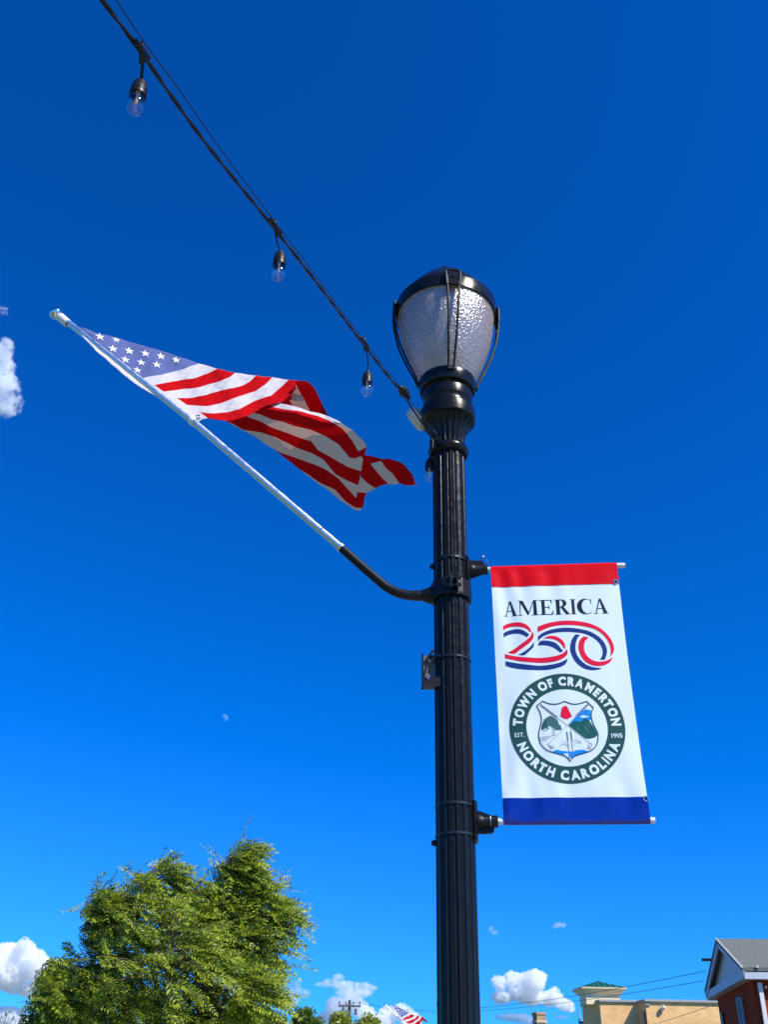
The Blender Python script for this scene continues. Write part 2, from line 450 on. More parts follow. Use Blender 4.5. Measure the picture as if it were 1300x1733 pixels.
# ---------------------------------------------------------------- bands and brackets
def zf(py, x=765): return at(x, py, D - SR).z
def band(z, h=.011, r=None, parent=None, name='strap'):
    r = r or SR + .0022
    return MB().lathe([(r - .002, z - h / 2), (r, z - h / 2 + .001), (r, z + h / 2 - .001), (r - .002, z + h / 2)], AX, n=72).build(name, M['strap'], parent, sharp=30)
ARM = Vector((.667, -.0747, 0)).normalized()      # direction of the banner arms
ARN = Vector((ARM.y, -ARM.x, 0)).normalized()     # banner normal, towards the camera side
if ARN.y > 0: ARN = -ARN
UP = Vector((0, 0, 1))
def banner_bracket(z, label, zs, flip, ztip):
    base = AX + ARM * SR + UP * z
    t = thing('banner_bracket', base, label, 'bracket', 'brackets holding the banner to the lamp post')
    for s in zs: band(s, parent=t)
    # saddle plate hugging the shaft
    b = MB()
    zc = (zs[0] + zs[1]) / 2; hh = abs(zs[0] - zs[1]) + .035
    vs = []
    for k in range(9):
        q = (k / 8 - .5) * 1.0
        d = ARM * math.cos(q) - ARN * math.sin(q)
        for r in (SR + .001, SR + .011):
            for zz in (zc - hh / 2, zc + hh / 2): vs.append(AX + d * r + UP * zz)
    fs = []
    for k in range(8):
        o = k * 4
        fs += [(o, o + 1, o + 5, o + 4), (o + 2, o + 6, o + 7, o + 3), (o, o + 4, o + 6, o + 2), (o + 1, o + 3, o + 7, o + 5)]
    fs += [(0, 2, 3, 1), (32, 33, 35, 34)]
    b.add(vs, fs); b.build('saddle_plate', M['black_matte'], t)
    c = MB()
    p0 = AX + ARM * (SR + .008) + UP * z
    c.lathe([(.0, 0), (.03, 0), (.031, .01), (.026, .02), (.0235, .028), (.0235, .078), (.021, .081), (.0, .081)], p0, ARM, n=32)
    # gussets above and below the socket
    for s in (1, -1):
        g = [p0 + UP * (s * .02), p0 + UP * (s * (.048 if s == flip else .042)), p0 + ARM * (.052 if s == flip else .012) + UP * (s * (.046 if s == flip else .04)), p0 + ARM * .064 + UP * (s * (.04 if s == flip else .02)), p0 + ARM * .066 + UP * (s * .018)]
        vs = [q + ARN * .004 for q in g] + [q - ARN * .004 for q in g]
        c.add(vs, [(0, 1, 2, 3, 4), (9, 8, 7, 6, 5)] + [(i, i + 5, (i + 1) % 5 + 5, (i + 1) % 5) for i in range(5)])
    c.build('socket', M['black_matte'], t)
    # arm rod
    L0 = SR + .03; L1 = ztip
    MB().tube([AX + ARM * L0 + UP * z, AX + ARM * (L1 - .012) + UP * z, AX + ARM * L1 + UP * z], [.0118, .0118, .0112], n=20).build('arm_rod', M['rod'], t)
    # bolt head at the far side of the post
    q = AX - ARM * (SR + .002) + UP * (zs[0] - .012 if flip > 0 else zs[1] - .022)
    MB().lathe([(.0, -.004), (.012, -.004), (.012, .004), (.009, .013), (.0, .015)], q, -ARM, n=16).build('bolt', M['black_matte'], t)
    # cable tie
    ct = MB()
    if flip < 0:
        cc = p0 + ARM * .052
        ct.tube([cc + (UP * math.cos(a) + ARN * math.sin(a)) * (.0262) for a in [k * math.pi / 8 for k in range(16)]], .0018, n=6, closed=True)
        ct.tube([cc - UP * .022, cc - UP * .05 + ARM * .006, cc - UP * .062], .0013, n=6)
        ct.build('cable_tie', M['steel'], t)
    else:
        cc = p0 + ARM * .05
        pts = [cc + UP * .018, cc + UP * .04 - ARM * .006, cc + UP * .058 + ARM * .002, cc + UP * .068 + ARM * .014, cc + UP * .062 + ARM * .026, cc + UP * .045 + ARM * .03, cc + UP * .02 + ARM * .028]
        ct.tube(pts, .0017, n=6); ct.build('cable_tie', M['rubber'], t)
        MB().box(pts[3], (.008, .006, .006)).build('tie_head', M['white_plastic'], t)
    return t
z_top = 3.7653; z_bot = 2.6539
L_top = ((at(800, 967, D) - AX).dot(ARM), (Vector((1.0693, 3.8754, 0)) - AX).dot(ARM))
L_tip_t = (Vector((1.0693, 3.8754, 0)) - AX).dot(ARM)
L_tip_b = (Vector((1.0611, 3.8526, 0)) - AX).dot(ARM)
bt = banner_bracket(z_top, 'upper banner bracket with looped black cable tie, at the top edge of the banner', (zf(940), zf(978)), 1, L_tip_t)
bb = banner_bracket(z_bot, 'lower banner bracket with its arm and clamped tie, at the bottom edge of the banner', (zf(1357), zf(1408)), -1, L_tip_b)

# ---------------------------------------------------------------- banner
BP = AX + UP * z_bot
def b_st(px, py):               # image point of the photo -> (s, t) on the banner plane, metres
    p = on_plane(px, py, BP, ARN)
    return ((p - AX).dot(ARM), p.z)
sL = b_st(842, 1180)[0]
sR0 = b_st(1048, 990)[0]; sR1 = b_st(1100, 1380)[0]
sLt = b_st(831, 965)[0]; sLb = b_st(853, 1394)[0]
T0, T1 = z_bot - .014, z_top + .014
def edgeL(t):
    u = (t - T0) / (T1 - T0); return sLb + (sLt - sLb) * u
def edgeR(t):
    u = (t - T0) / (T1 - T0); return sR1 + (sR0 - sR1) * u - .006 * math.sin(math.pi * u)
def warp(s, t):
    u = (t - T0) / (T1 - T0); v = (s - edgeL(t)) / (edgeR(t) - edgeL(t))
    o = .006 * math.sin(v * math.pi) * math.sin(u * math.pi)
    # stress folds radiating from the pole-side corners
    o += .0038 * math.exp(-v * 3.2) * math.sin(34 * v + 9 * u) * math.exp(-(1 - u) * 3.4)
    o += .0030 * math.sin(23 * v + 5 * (1 - u)) * math.exp(-(1 - u) * 6) * (1 - v * .6)
    o += .0042 * math.exp(-v * 1.6) * math.sin(26 * v - 8 * u) * math.exp(-u * 4.2)
    o += .0028 * math.exp(-(1 - v) * 4) * math.sin(20 * v + 12 * u) * math.exp(-u * 5)
    o += .0012 * noise.noise(Vector((s * 9, t * 7, 3)))
    lim = min(1, max(0, (min(u, 1 - u) - .004) / .05))
    o += .0022 * math.exp(-v * 2.2) * math.sin(48 * v + 14 * u) * (math.exp(-u * 7) + .7 * math.exp(-(1 - u) * 7))
    o += .0016 * math.sin(31 * v - 6 * u + 2 * math.sin(5 * v)) * math.exp(-u * 9)
    o += .0026 * math.sin(19 * v + 9 * u + 1.5 * math.sin(7 * v)) * math.exp(-u * 11) * math.exp(-v * 1.5)
    return o * lim * 1.5
def bpos(s, t, off=0): return AX + ARM * s + UP * t + ARN * (.0125 + warp(s, t) + off)

def grid_fill(polys, L, fn, name, m, parent, smooth=True):
    """polys: list of (points2d, material index, offset); cut on a grid of size L, then mapped by fn(x, y, off, idx)"""
    V = []; Fc = []; MI = []
    for pi, (pts, mi, off) in enumerate(polys):
        holes = None
        if isinstance(pts[0][0], (list, tuple)): loops = pts
        else: loops = [pts]
        bm = bmesh.new()
        tl = [[Vector((x, y, 0)) for x, y in lp] for lp in loops]
        flat = [v for lp in tl for v in lp]
        bv = [bm.verts.new(v) for v in flat]
        for tri in tessellate_polygon(tl):
            try: bm.faces.new([bv[i] for i in tri])
            except ValueError: pass
        xs = [v.x for v in flat]; ys = [v.y for v in flat]
        for ax, lo, hi in ((0, min(xs), max(xs)), (1, min(ys), max(ys))):
            k = math.floor(lo / L) + 1
            while k * L < hi:
                co = Vector((k * L, 0, 0)) if ax == 0 else Vector((0, k * L, 0))
                no = Vector((1, 0, 0)) if ax == 0 else Vector((0, 1, 0))
                bmesh.ops.bisect_plane(bm, geom=bm.verts[:] + bm.edges[:] + bm.faces[:], dist=1e-7, plane_co=co, plane_no=no)
                k += 1
        base = len(V)
        bm.verts.index_update()
        for v in bm.verts: V.append(tuple(fn(v.co.x, v.co.y, off, pi)))
        for f in bm.faces:
            f.normal_update()
            ids = [base + v.index for v in f.verts]
            if f.normal.z < 0: ids = ids[::-1]
            Fc.append(ids); MI.append(mi)
        bm.free()
    me = bpy.data.meshes.new(name); me.from_pydata(V, [], Fc)
    me.polygons.foreach_set('material_index', MI)
    me.polygons.foreach_set('use_smooth', [smooth] * len(Fc)); me.update()
    return mesh_obj(name, me, m, parent)

banner = thing('banner', BP + ARM * .3, 'white vinyl town banner with red top hem, blue bottom hem and round green seal', 'banner')
def strip(t0, t1, ns=34, nt_=40, off=0, name='panel', m=None, par=None, rnd=0):
    vs = []; fs = []
    for j in range(nt_ + 1):
        t = t0 + (t1 - t0) * j / nt_
        for i in range(ns + 1):
            s = edgeL(t) + (edgeR(t) - edgeL(t)) * i / ns
            vs.append(bpos(s, t, off))
    W = ns + 1
    for j in range(nt_):
        for i in range(ns):
            fs.append((j * W + i, j * W + i + 1, (j + 1) * W + i + 1, (j + 1) * W + i))
    # back face sheet, a millimetre behind
    b = len(vs)
    for j in range(nt_ + 1):
        t = t0 + (t1 - t0) * j / nt_
        for i in range(ns + 1):
            s = edgeL(t) + (edgeR(t) - edgeL(t)) * i / ns
            vs.append(bpos(s, t, off - .0012))
    fs += [tuple(b + k for k in f[::-1]) for f in fs[:]]
    for i in range(ns):
        fs.append((i, b + i, b + i + 1, i + 1)); k = nt_ * W
        fs.append((k + i, k + i + 1, b + k + i + 1, b + k + i))
    for j in range(nt_):
        fs.append((j * W, (j + 1) * W, b + (j + 1) * W, b + j * W))
        k = j * W + ns
        fs.append((k, b + k, b + k + W, k + W))
    mb = MB().add(vs, fs, 0, True)
    return mb.build(name, m, par, sharp=50)
t_rb = (b_st(833, 997)[1] + b_st(1047, 990)[1]) / 2
t_bb = (b_st(852, 1353)[1] + b_st(1097, 1350)[1]) / 2
panel = strip(t_bb - .002, t_rb + .002, 40, 110, 0, 'vinyl_panel', M['v_white'], banner)
def sleeve(z, te, m, name):
    """pole pocket: flat hem sheet, then a loop round the rod"""
    up = te < z
    vs = []; fs = []
    prof = []
    n1 = 14
    for i in range(n1 + 1):
        t = te + (z - te) * i / n1
        prof.append(('f', t))
    r = .0142
    ns = 40
    a0 = 0
    loop = [(math.cos(a) * r, math.sin(a) * r * (1 if up else -1)) for a in [k * math.pi / 8 for k in range(0, 9)]]
    rows = []
    for k in range(len(prof)):
        rows.append([bpos(edgeL(prof[k][1]) + (edgeR(prof[k][1]) - edgeL(prof[k][1])) * i / ns, prof[k][1], .0016) for i in range(ns + 1)])
    for (dn, dz) in loop[1:]:
        rows.append([AX + ARM * (edgeL(z) + (edgeR(z) - edgeL(z)) * i / ns) + UP * (z + dz) + ARN * dn for i in range(ns + 1)])
    # back sheet
    for i in range(n1, -1, -1):
        t = te + (z - te) * i / n1
        rows.append([AX + ARM * (edgeL(t) + (edgeR(t) - edgeL(t)) * k / ns) + UP * t - ARN * (.0142 * (i / n1) ** .8 - (.0095 + warp(edgeL(t) + (edgeR(t) - edgeL(t)) * k / ns, t)) * (1 - i / n1)) for k in range(ns + 1)])
    W = ns + 1
    for rw in rows: vs += rw
    for j in range(len(rows) - 1):
        for i in range(ns): fs.append((j * W + i, j * W + i + 1, (j + 1) * W + i + 1, (j + 1) * W + i))
    mb = MB().add(vs, fs, 0, True)
    return mb.build(name, m, banner, sharp=70)
sl_t = sleeve(z_top, t_rb, M['v_red'], 'top_hem')
sl_b = sleeve(z_bot, t_bb, M['v_blue'], 'bottom_hem')
for (gx, gy) in ((1042, 987), (1093, 1354)):
    s, t = b_st(gx, gy)
    c = bpos(s, t, .003)
    g = MB()
    g.tube([c + (ARM * math.cos(a) + UP * math.sin(a)) * .0085 for a in [k * math.pi / 10 for k in range(20)]], .0032, n=8, closed=True)
    g.build('grommet', M['chrome'], banner)
    MB().lathe([(.006, 0), (.0001, .0005)], c, ARN, n=16).build('grommet_hole', M['black_matte'], banner)

def px_poly(pts, ox, oy, sc_): return [b_st(ox + x / sc_, oy + y / sc_) for x, y in pts]
OFFS = [.0006]
def nxt():
    OFFS[0] += .000006; return OFFS[0]
def bfn(x, y, off, i): return bpos(x, y, off)

# AMERICA, serif capitals
def arc(cx, cy, rx, ry, a0, a1, n=14): return [(cx + rx * math.cos(R(a0 + (a1 - a0) * i / n)), cy + ry * math.sin(R(a0 + (a1 - a0) * i / n))) for i in range(n + 1)]
G = {}
sf = .035
G['A'] = [[(.44, 1), (.56, 1), (.93, .03), (.68, .03)], [(.44, 1), (.49, .90), (.19, .03), (.125, .03)], [(.23, .31), (.66, .31), (.645, .36), (.25, .36)], [(0, 0), (.32, 0), (.32, sf), (0, sf)], [(.58, 0), (1, 0), (1, sf), (.58, sf)]]
G['M'] = [[(.09, .03), (.125, .03), (.15, .97), (.10, .97)], [(.08, 1), (.25, 1), (.52, .20), (.45, .02)], [(.45, .02), (.49, .02), (.80, 1), (.755, 1)], [(.73, .03), (.90, .03), (.88, 1), (.755, 1)], [(0, 0), (.22, 0), (.22, sf), (0, sf)], [(.63, 0), (1, 0), (1, sf), (.63, sf)], [(.0, 1 - sf), (.14, 1 - sf), (.14, 1), (.0, 1)], [(.84, 1 - sf), (.98, 1 - sf), (.98, 1), (.84, 1)]]
G['E'] = [[(.14, 0), (.38, 0), (.38, 1), (.14, 1)], [(0, 0), (.93, 0), (.95, .05), (0, .05)], [(0, .95), (.90, .95), (.90, 1), (0, 1)], [(.80, .95), (.90, .95), (.90, .74), (.86, .74)], [(.38, .48), (.70, .48), (.70, .53), (.38, .53)], [(.66, .37), (.71, .37), (.71, .65), (.66, .65)], [(.82, .05), (.95, .05), (1, .28), (.95, .28)]]
G['R'] = [[(.10, 0), (.33, 0), (.33, 1), (.10, 1)], [(0, 0), (.43, 0), (.43, sf), (0, sf)], [(0, 1 - sf), (.4, 1 - sf), (.4, 1), (0, 1)],
          [(.33, 1)] + arc(.42, .74, .36, .26, 90, -90) + [(.33, .48), (.33, .53)] + arc(.40, .745, .15, .205, -90, 90) + [(.33, .95)],
          [(.38, .49), (.58, .49), (.93, .03), (.69, .03)], [(.69, 0), (1.0, 0), (1.0, sf), (.66, sf)]]
G['I'] = [[(.22, 0), (.78, 0), (.78, 1), (.22, 1)], [(0, 0), (1, 0), (1, sf), (0, sf)], [(0, 1 - sf), (1, 1 - sf), (1, 1), (0, 1)]]
G['C'] = [arc(.53, .5, .53, .52, 48, 312, 30) + arc(.645, .5, .35, .47, 305, 55, 26), [(.84, .96), (.89, .98), (.92, .66), (.88, .66)], [(.84, .04), (.9, .16), (.95, .25), (.80, .03)]]
tb = (b_st(860, 1043.5)[1] + b_st(1028, 1043)[1]) / 2; tt = (b_st(860, 1018)[1] + b_st(1028, 1017.5)[1]) / 2
letters = [('A', 210, 299), ('M', 304, 446), ('E', 451, 543), ('R', 551, 655), ('I', 658, 693), ('C', 701, 803), ('A', 808, 908)]
G['C'] = [[(x / .95, y) for x, y in g] for g in G['C']]
polys = []
for ch, xa, xb in letters:
    sa = b_st(800 + xa / 3.939, 1043)[0]; sb = b_st(800 + xb / 3.939, 1043)[0]
    sh = b_st(800 + xa / 3.939, 1018)[0] - sa
    for g in G[ch]:
        polys.append(([(sa + (sb - sa) * x + 0 * sh * y, tb + (tt - tb) * y) for x, y in g], 0, nxt()))
grid_fill(polys, .014, bfn, 'lettering', M['p_black'], banner)

def spline(pts, closed=True, k=4):
    """smooth only where the turn is gentle"""
    n = len(pts); out = []
    def ang(i):
        a = Vector((pts[i][0] - pts[i - 1][0], pts[i][1] - pts[i - 1][1])); b = Vector((pts[(i + 1) % n][0] - pts[i][0], pts[(i + 1) % n][1] - pts[i][1]))
        if a.length < 1e-9 or b.length < 1e-9: return 0
        return a.angle(b)
    sharp = [ang(i) > R(48) for i in range(n)]
    for i in range(n):
        p1 = Vector(pts[i]); p2 = Vector(pts[(i + 1) % n])
        p0 = Vector(pts[i - 1]) if not sharp[i] else p1 - (p2 - p1)
        p3 = Vector(pts[(i + 2) % n]) if not sharp[(i + 1) % n] else p2 + (p2 - p1)
        for j in range(k):
            t = j / k
            out.append(tuple(.5 * ((2 * p1) + (-p0 + p2) * t + (2 * p0 - 5 * p1 + 4 * p2 - p3) * t * t + (-p0 + 3 * p1 - 3 * p2 + p3) * t ** 3)))
    return out
RB = {
 'r': [
  [(12,145),(60,118),(130,105),(200,108),(260,128),(300,160),(320,200),(318,218),(300,205),(270,180),(220,160),(160,150),(100,152),(50,168),(15,188)],
  [(340,212),(348,250),(340,285),(310,325),(250,370),(190,410),(135,448),(58,436),(120,405),(200,350),(270,300),(315,255),(330,215)],
  [(30,452),(120,470),(250,490),(400,497),(520,490),(620,470),(680,440),(712,402),(720,440),(710,470),(660,510),(580,538),(480,550),(350,550),(200,532),(100,512),(33,498)],
  [(455,285),(490,265),(540,256),(600,265),(650,295),(685,340),(695,385),(685,402),(665,370),(630,330),(580,300),(520,287)],
  [(390,158),(450,132),(530,108),(620,93),(740,88),(850,95),(960,118),(1060,160),(1140,220),(1200,295),(1228,370),(1225,430),(1185,482),(1195,430),(1185,360),(1150,290),(1090,225),(1010,178),(900,150),(780,138),(650,138),(540,155),(450,190),(392,215)],
  [(895,260),(950,270),(915,310),(900,360),(905,420),(930,470),(980,515),(1050,538),(1130,530),(1180,510),(1215,480),(1195,530),(1150,565),(1080,585),(1000,580),(930,550),(880,500),(848,430),(838,370),(855,300)]],
 'b': [
  [(18,222),(60,198),(120,182),(180,180),(240,198),(300,240),(275,272),(230,245),(180,228),(120,228),(60,245),(20,268)],
  [(350,320),(348,370),(320,405),(280,440),(240,466),(180,460),(240,430),(300,385),(335,345)],
  [(38,530),(120,545),(230,565),(350,580),(450,582),(560,570),(640,550),(700,520),(720,500),(710,545),(680,580),(620,605),(530,625),(430,632),(300,630),(180,615),(100,600),(40,578)],
  [(400,340),(425,312),(470,308),(540,318),(600,345),(670,425),(640,442),(600,410),(550,380),(490,362),(440,358),(400,362)],
  [(395,262),(450,222),(530,190),(620,172),(740,168),(860,180),(960,205),(1050,255),(1110,310),(1145,375),(1152,440),(1130,515),(1075,518),(1100,470),(1105,420),(1085,360),(1040,305),(980,262),(900,230),(800,218),(680,213),(560,225),(470,252),(420,285),(398,318)],
  [(805,240),(858,245),(825,290),(808,350),(808,420),(830,480),(870,530),(930,575),(1010,602),(1095,608),(1060,625),(990,632),(910,618),(840,575),(785,510),(752,430),(750,360),(770,290)]]}
polys = []
for k, mi in (('r', 0), ('b', 1)):
    for p in RB[k]: polys.append((px_poly(spline(p), 850, 1040, 6.5), mi, nxt()))
grid_fill(polys, .014, bfn, 'ribbon_numerals', [M['p_red'], M['p_navy']], banner)

# round seal
sc0 = b_st(960.5, 1235.5)
RO = (b_st(1058.5, 1236)[0] - b_st(862.5, 1236)[0]) / 2
sc0 = ((b_st(1058.5, 1236)[0] + b_st(862.5, 1236)[0]) / 2, (b_st(955, 1143.5)[1] + b_st(966, 1328.5)[1]) / 2)
RV = (b_st(955, 1143.5)[1] - b_st(966, 1328.5)[1]) / 2
RI = RO * .703
def circ(r, n=72): return [(sc0[0] + r * math.cos(2 * math.pi * i / n), sc0[1] + r * RV / RO * math.sin(2 * math.pi * i / n)) for i in range(n)]
seal_ring = grid_fill([([circ(RO), circ(RI)[::-1]], 0, nxt())], .014, bfn, 'seal', M['p_green'], banner)
TEXT_OFF = nxt() + .00012
def glyph(ch, bold):
    cu = bpy.data.curves.new('t', 'FONT'); cu.body = ch; cu.offset = bold; cu.fill_mode = 'FRONT'; cu.resolution_u = 3
    o = bpy.data.objects.new('t', cu); col.objects.link(o)
    bpy.context.view_layer.update()
    dg = bpy.context.evaluated_depsgraph_get()
    me = bpy.data.meshes.new_from_object(o.evaluated_get(dg))
    vs = [tuple(v.co) for v in me.vertices]; fs = [tuple(p.vertices) for p in me.polygons]
    bpy.data.objects.remove(o); bpy.data.curves.remove(cu); bpy.data.meshes.remove(me)
    return vs, fs
def dice(vs, fs, L):
    bm = bmesh.new(); bv = [bm.verts.new((v[0], v[1], 0)) for v in vs]
    for f in fs:
        try: bm.faces.new([bv[i] for i in f])
        except ValueError: pass
    for ax in (0, 1):
        lo = min(v[ax] for v in vs); hi = max(v[ax] for v in vs); k = math.floor(lo / L) + 1
        while k * L < hi:
            co = Vector((k * L, 0, 0)) if ax == 0 else Vector((0, k * L, 0)); no = Vector((1, 0, 0)) if ax == 0 else Vector((0, 1, 0))
            bmesh.ops.bisect_plane(bm, geom=bm.verts[:] + bm.edges[:] + bm.faces[:], dist=1e-7, plane_co=co, plane_no=no); k += 1
    bm.verts.index_update()
    o = ([tuple(v.co) for v in bm.verts], [[v.index for v in f.verts] for f in bm.faces]); bm.free(); return o
KERN = {'AM': .07, 'RT': -.13, 'RA': -.04, 'OW': -.03, 'AR': -.03, 'ER': .05, 'ME': .04}
def ring_text(txt, a0, a1, r_in, r_out, inward, bold=.022, mb=None, gap=.17, space=.36, sx=1.0):
    gs = []; x = 0; prev = ''
    for ch in txt:
        if ch == ' ': gs.append(None); x += space; prev = ''; continue
        vs, fs = glyph(ch, bold)
        v0, _f = glyph(ch, 0)
        lo = min(v[0] for v in v0) - bold * .6; hi = max(v[0] for v in v0) + bold * .6
        vs = [(min(max(v[0], lo), hi), min(max(v[1], -.03), .76), 0) for v in vs]
        x += KERN.get(prev + ch, 0)
        gs.append((vs, fs, x - lo)); x += hi - lo + gap; prev = ch
    tot = x - gap
    for g in gs:
        if g is None: continue
        vs, fs, dx = g
        vs, fs = dice(vs, fs, .08)
        out = []
        for v in vs:
            u = (v[0] + dx) / tot; hgt = v[1] / .72
            a = R(a0 + (a1 - a0) * u)
            r = r_in + (r_out - r_in) * hgt if inward else r_out - (r_out - r_in) * hgt
            out.append(bpos(sc0[0] + r * math.cos(a), sc0[1] + r * RV / RO * math.sin(a), TEXT_OFF))
        mb.add(out, fs)
tx = MB(); tx2 = MB(); tx3 = MB(); tx4 = MB()
ring_text('TOWN OF CRAMERTON', 177, 1, RO * .775, RO * .935, True, .058, tx)
ring_text('NORTH CAROLINA', 199, 340, RO * .775, RO * .935, False, .058, tx2)
def flat_text(txt, cx, cy, w_, h_, mb):
    x = 0; gs = []
    for ch in txt:
        vs, fs = glyph(ch, .012); lo = min(v[0] for v in vs); hi = max(v[0] for v in vs)
        gs.append((vs, fs, x - lo)); x += hi - lo + .1
    tot = x - .1
    for vs, fs, dx in gs:
        vs, fs = dice(vs, fs, .2)
        mb.add([bpos(cx - w_ / 2 + (v[0] + dx) / tot * w_, cy - h_ / 2 + v[1] / .72 * h_, TEXT_OFF) for v in vs], fs)
e0 = b_st(820 + 250 / 4.194, 1130 + 487 / 4.194); e1 = b_st(820 + 940 / 4.194, 1130 + 491 / 4.194)
flat_text('EST.', e0[0], e0[1], RO * .17, RO * .078, tx3)
flat_text('1915', e1[0], e1[1], RO * .19, RO * .078, tx4)
for k_, nm_ in ((tx, 'town_name'), (tx2, 'state_name'), (tx3, 'founding_word'), (tx4, 'founding_year')): k_.build(nm_, M['p_white'], seal_ring, sharp=0)

# shield of the seal
def line(pts, w0):
    """polyline stroke of width w0 in source-crop pixels -> list of quads"""
    out = []
    for a, b in zip(pts[:-1], pts[1:]):
        a = Vector(a); b = Vector(b); d = (b - a)
        if d.length < 1e-6: continue
        d.normalize(); nn = Vector((-d.y, d.x)) * (w0 / 2); e = d * (w0 * .25)
        out.append([tuple(a - e + nn), tuple(b + e + nn), tuple(b + e - nn), tuple(a - e - nn)])
    return out
SH = [(160,240),(250,170),(330,205),(420,217),(500,205),(568,178),(640,205),(720,217),(800,205),(890,175),(990,270),(960,350),(965,430),(1000,530),(1045,610),(1060,680),(1050,770),(1010,850),(940,900),(850,930),(760,955),(700,985),(652,1045),(600,985),(520,950),(420,925),(320,890),(240,820),(200,740),(190,650),(210,560),(230,470),(225,380),(195,300)]
mats = [M['p_black'], M['p_red'], M['p_sky'], M['p_forest'], M['p_leaf'], M['p_grey'], M['p_lgrey'], M['p_white']]
pl = []
def addp(pts, mi): pl.append((px_poly(pts, 890, 1170, 8.667), mi, nxt()))
addp([(735,385),(870,290),(955,305),(948,360),(955,440),(900,470),(700,480),(625,520)], 2)
addp([(625,525),(720,450),(770,465),(800,480),(840,440),(870,415),(940,470),(1000,560),(1050,660),(1020,695),(940,718),(870,715),(740,620)], 3)
addp([(790,395),(850,375),(880,390),(930,390),(900,408),(820,414)], 7)
for q in ([(700,520),(760,540),(800,600),(770,600)], [(840,520),(900,560),(930,640),(880,600)], [(880,470),(940,520),(960,580),(920,540)], [(800,620),(860,650),(900,690),(850,670)]): addp(q, 4)
tr_ = []
rnd = random.Random(3)
base = [(350,378),(400,395),(440,430),(480,480),(520,530),(530,590),(470,592),(400,590),(380,545),(340,520),(322,570),(270,575),(230,592),(246,500),(270,430),(310,400)]
for i in range(len(base)):
    a = base[i]; b = base[(i + 1) % len(base)]
    tr_.append(a); tr_.append(((a[0] + b[0]) / 2 + rnd.uniform(-14, 14), (a[1] + b[1]) / 2 + rnd.uniform(-14, 14)))
addp(tr_, 4)
addp([(250,470),(300,440),(310,520),(290,560),(235,588)], 3)
addp([(385,560),(425,585),(432,640),(440,672),(385,668),(400,620)], 6)
for q in line([(260,610),(300,590),(345,565)], 9): addp(q, 4)
for k in range(6): 
    for q in line([(205, 690 + k * 12), (290 + k * 4, 684 + k * 11), (400 - k * 22, 680 + k * 12)], 5): addp(q, 6)
addp([(340,890),(400,905),(450,878),(520,895),(620,905),(700,905),(740,885),(850,880),(912,903),(860,930),(760,955),(700,980),(652,1000),(600,975),(520,945),(430,925)], 2)
addp([(540,940),(620,930),(632,1000),(600,975)], 7)
for q in line([(220,225),(460,410)], 26): addp(q, 5)
for q in line([(455,405),(610,522),(860,715),(945,785)], 9): addp(q, 6)
for q in line([(905,225),(740,385)], 26): addp(q, 5)
for q in line([(740,385),(610,522),(480,650),(345,785)], 9): addp(q, 6)
for q in line([(940,785),(975,800),(950,870),(900,860),(925,800)], 7) + line([(345,785),(320,800),(370,870),(415,850),(390,820)], 7): addp(q, 5)
addp([(928,812),(955,818),(942,852),(918,848)], 6); addp([(345,805),(372,815),(398,846),(372,852)], 6)
addp([(575,240),(605,250),(650,340),(678,400),(640,410),(625,430),(560,430),(545,415),(505,395),(530,265)], 1)
for c in ((606, 0), (662, -10)):
    x = c[0]; y = c[1]
    addp([(x - 14, 625 + y), (x + 6, 620 + y), (x + 24, 745 + y), (x + 4, 752 + y)], 5)
for q in line([(600,600),(606,640)], 5) + line([(620,745),(628,850),(638,1020)], 7) + line([(656,595),(662,630)], 5) + line([(672,735),(682,850),(695,960)], 7): addp(q, 5)
for q in line([(625,850),(590,810),(540,795),(495,835)], 5) + line([(620,830),(590,770),(540,765)], 5) + line([(690,830),(730,780),(790,770),(812,785)], 5) + line([(640,820),(690,755),(750,738),(810,775)], 5): addp(q, 5)
ss = spline(SH, k=2)
for q in line(ss + [ss[0]], 13): addp(q, 0)
grid_fill(pl, .02, bfn, 'shield', mats, seal_ring)

# ---------------------------------------------------------------- flag bracket, pole, flag
def fp(px, py): return at(px, py, D)
c1 = zf(1001); c2 = zf(979)
fb = thing('flag_bracket', AX - Vector((SR, 0, 0)) + UP * 3.64, 'black clamp and bent tube arm holding the large flag pole on the near lamp post', 'bracket')
b = MB()
rr = SR + .013
b.lathe([(SR + .001, c1 - .012), (rr, c1 - .012), (rr + .002, c1), (rr + .002, c2 - .004), (rr, c2 + .004), (SR + .001, c2 + .004)], AX, n=12, smooth=False)
b.build('clamp_collar', M['black_matte'], fb)
b = MB()
fv = Vector((math.sin(R(-2)), -math.cos(R(-2)), 0)); ft = Vector((-fv.y, fv.x, 0))
for s in (-.016, .012):
    b.box(AX + fv * (rr + .012) + ft * (s + .012) + UP * ((c1 + c2) / 2 + .004), (.008, .04, abs(c2 - c1) + .01), (ft, fv, UP))
b.build('clamp_ears', M['black_matte'], fb)
for dz in (-.014, .02):
    q = MB(); p = AX + fv * (rr + .018) + UP * ((c1 + c2) / 2 + dz)
    q.lathe([(.0, 0), (.009, 0), (.009, .012), (.0, .013)], p + ft * .028, ft, n=6, smooth=False)
    q.tube([p - ft * .03, p + ft * .03], .0045, n=8)
    q.build('bolt', M['strap'], fb)
b = MB()
b.lathe([(.04, 0), (.038, .02), (.03, .035), (.027, .05)], AX - Vector((SR, 0, 0)) + UP * fp(733, 1008).z + Vector((-.0, 0, 0)), Vector((-1, 0, 0)), n=32)
b.build('arm_boss', M['black_matte'], fb)
path = [fp(738, 1008), fp(715, 1008), fp(700, 1008), fp(686, 1006.5), fp(672, 1002.5), fp(657, 995), fp(640, 982), fp(610, 956), fp(579, 928.5)]
pp = []
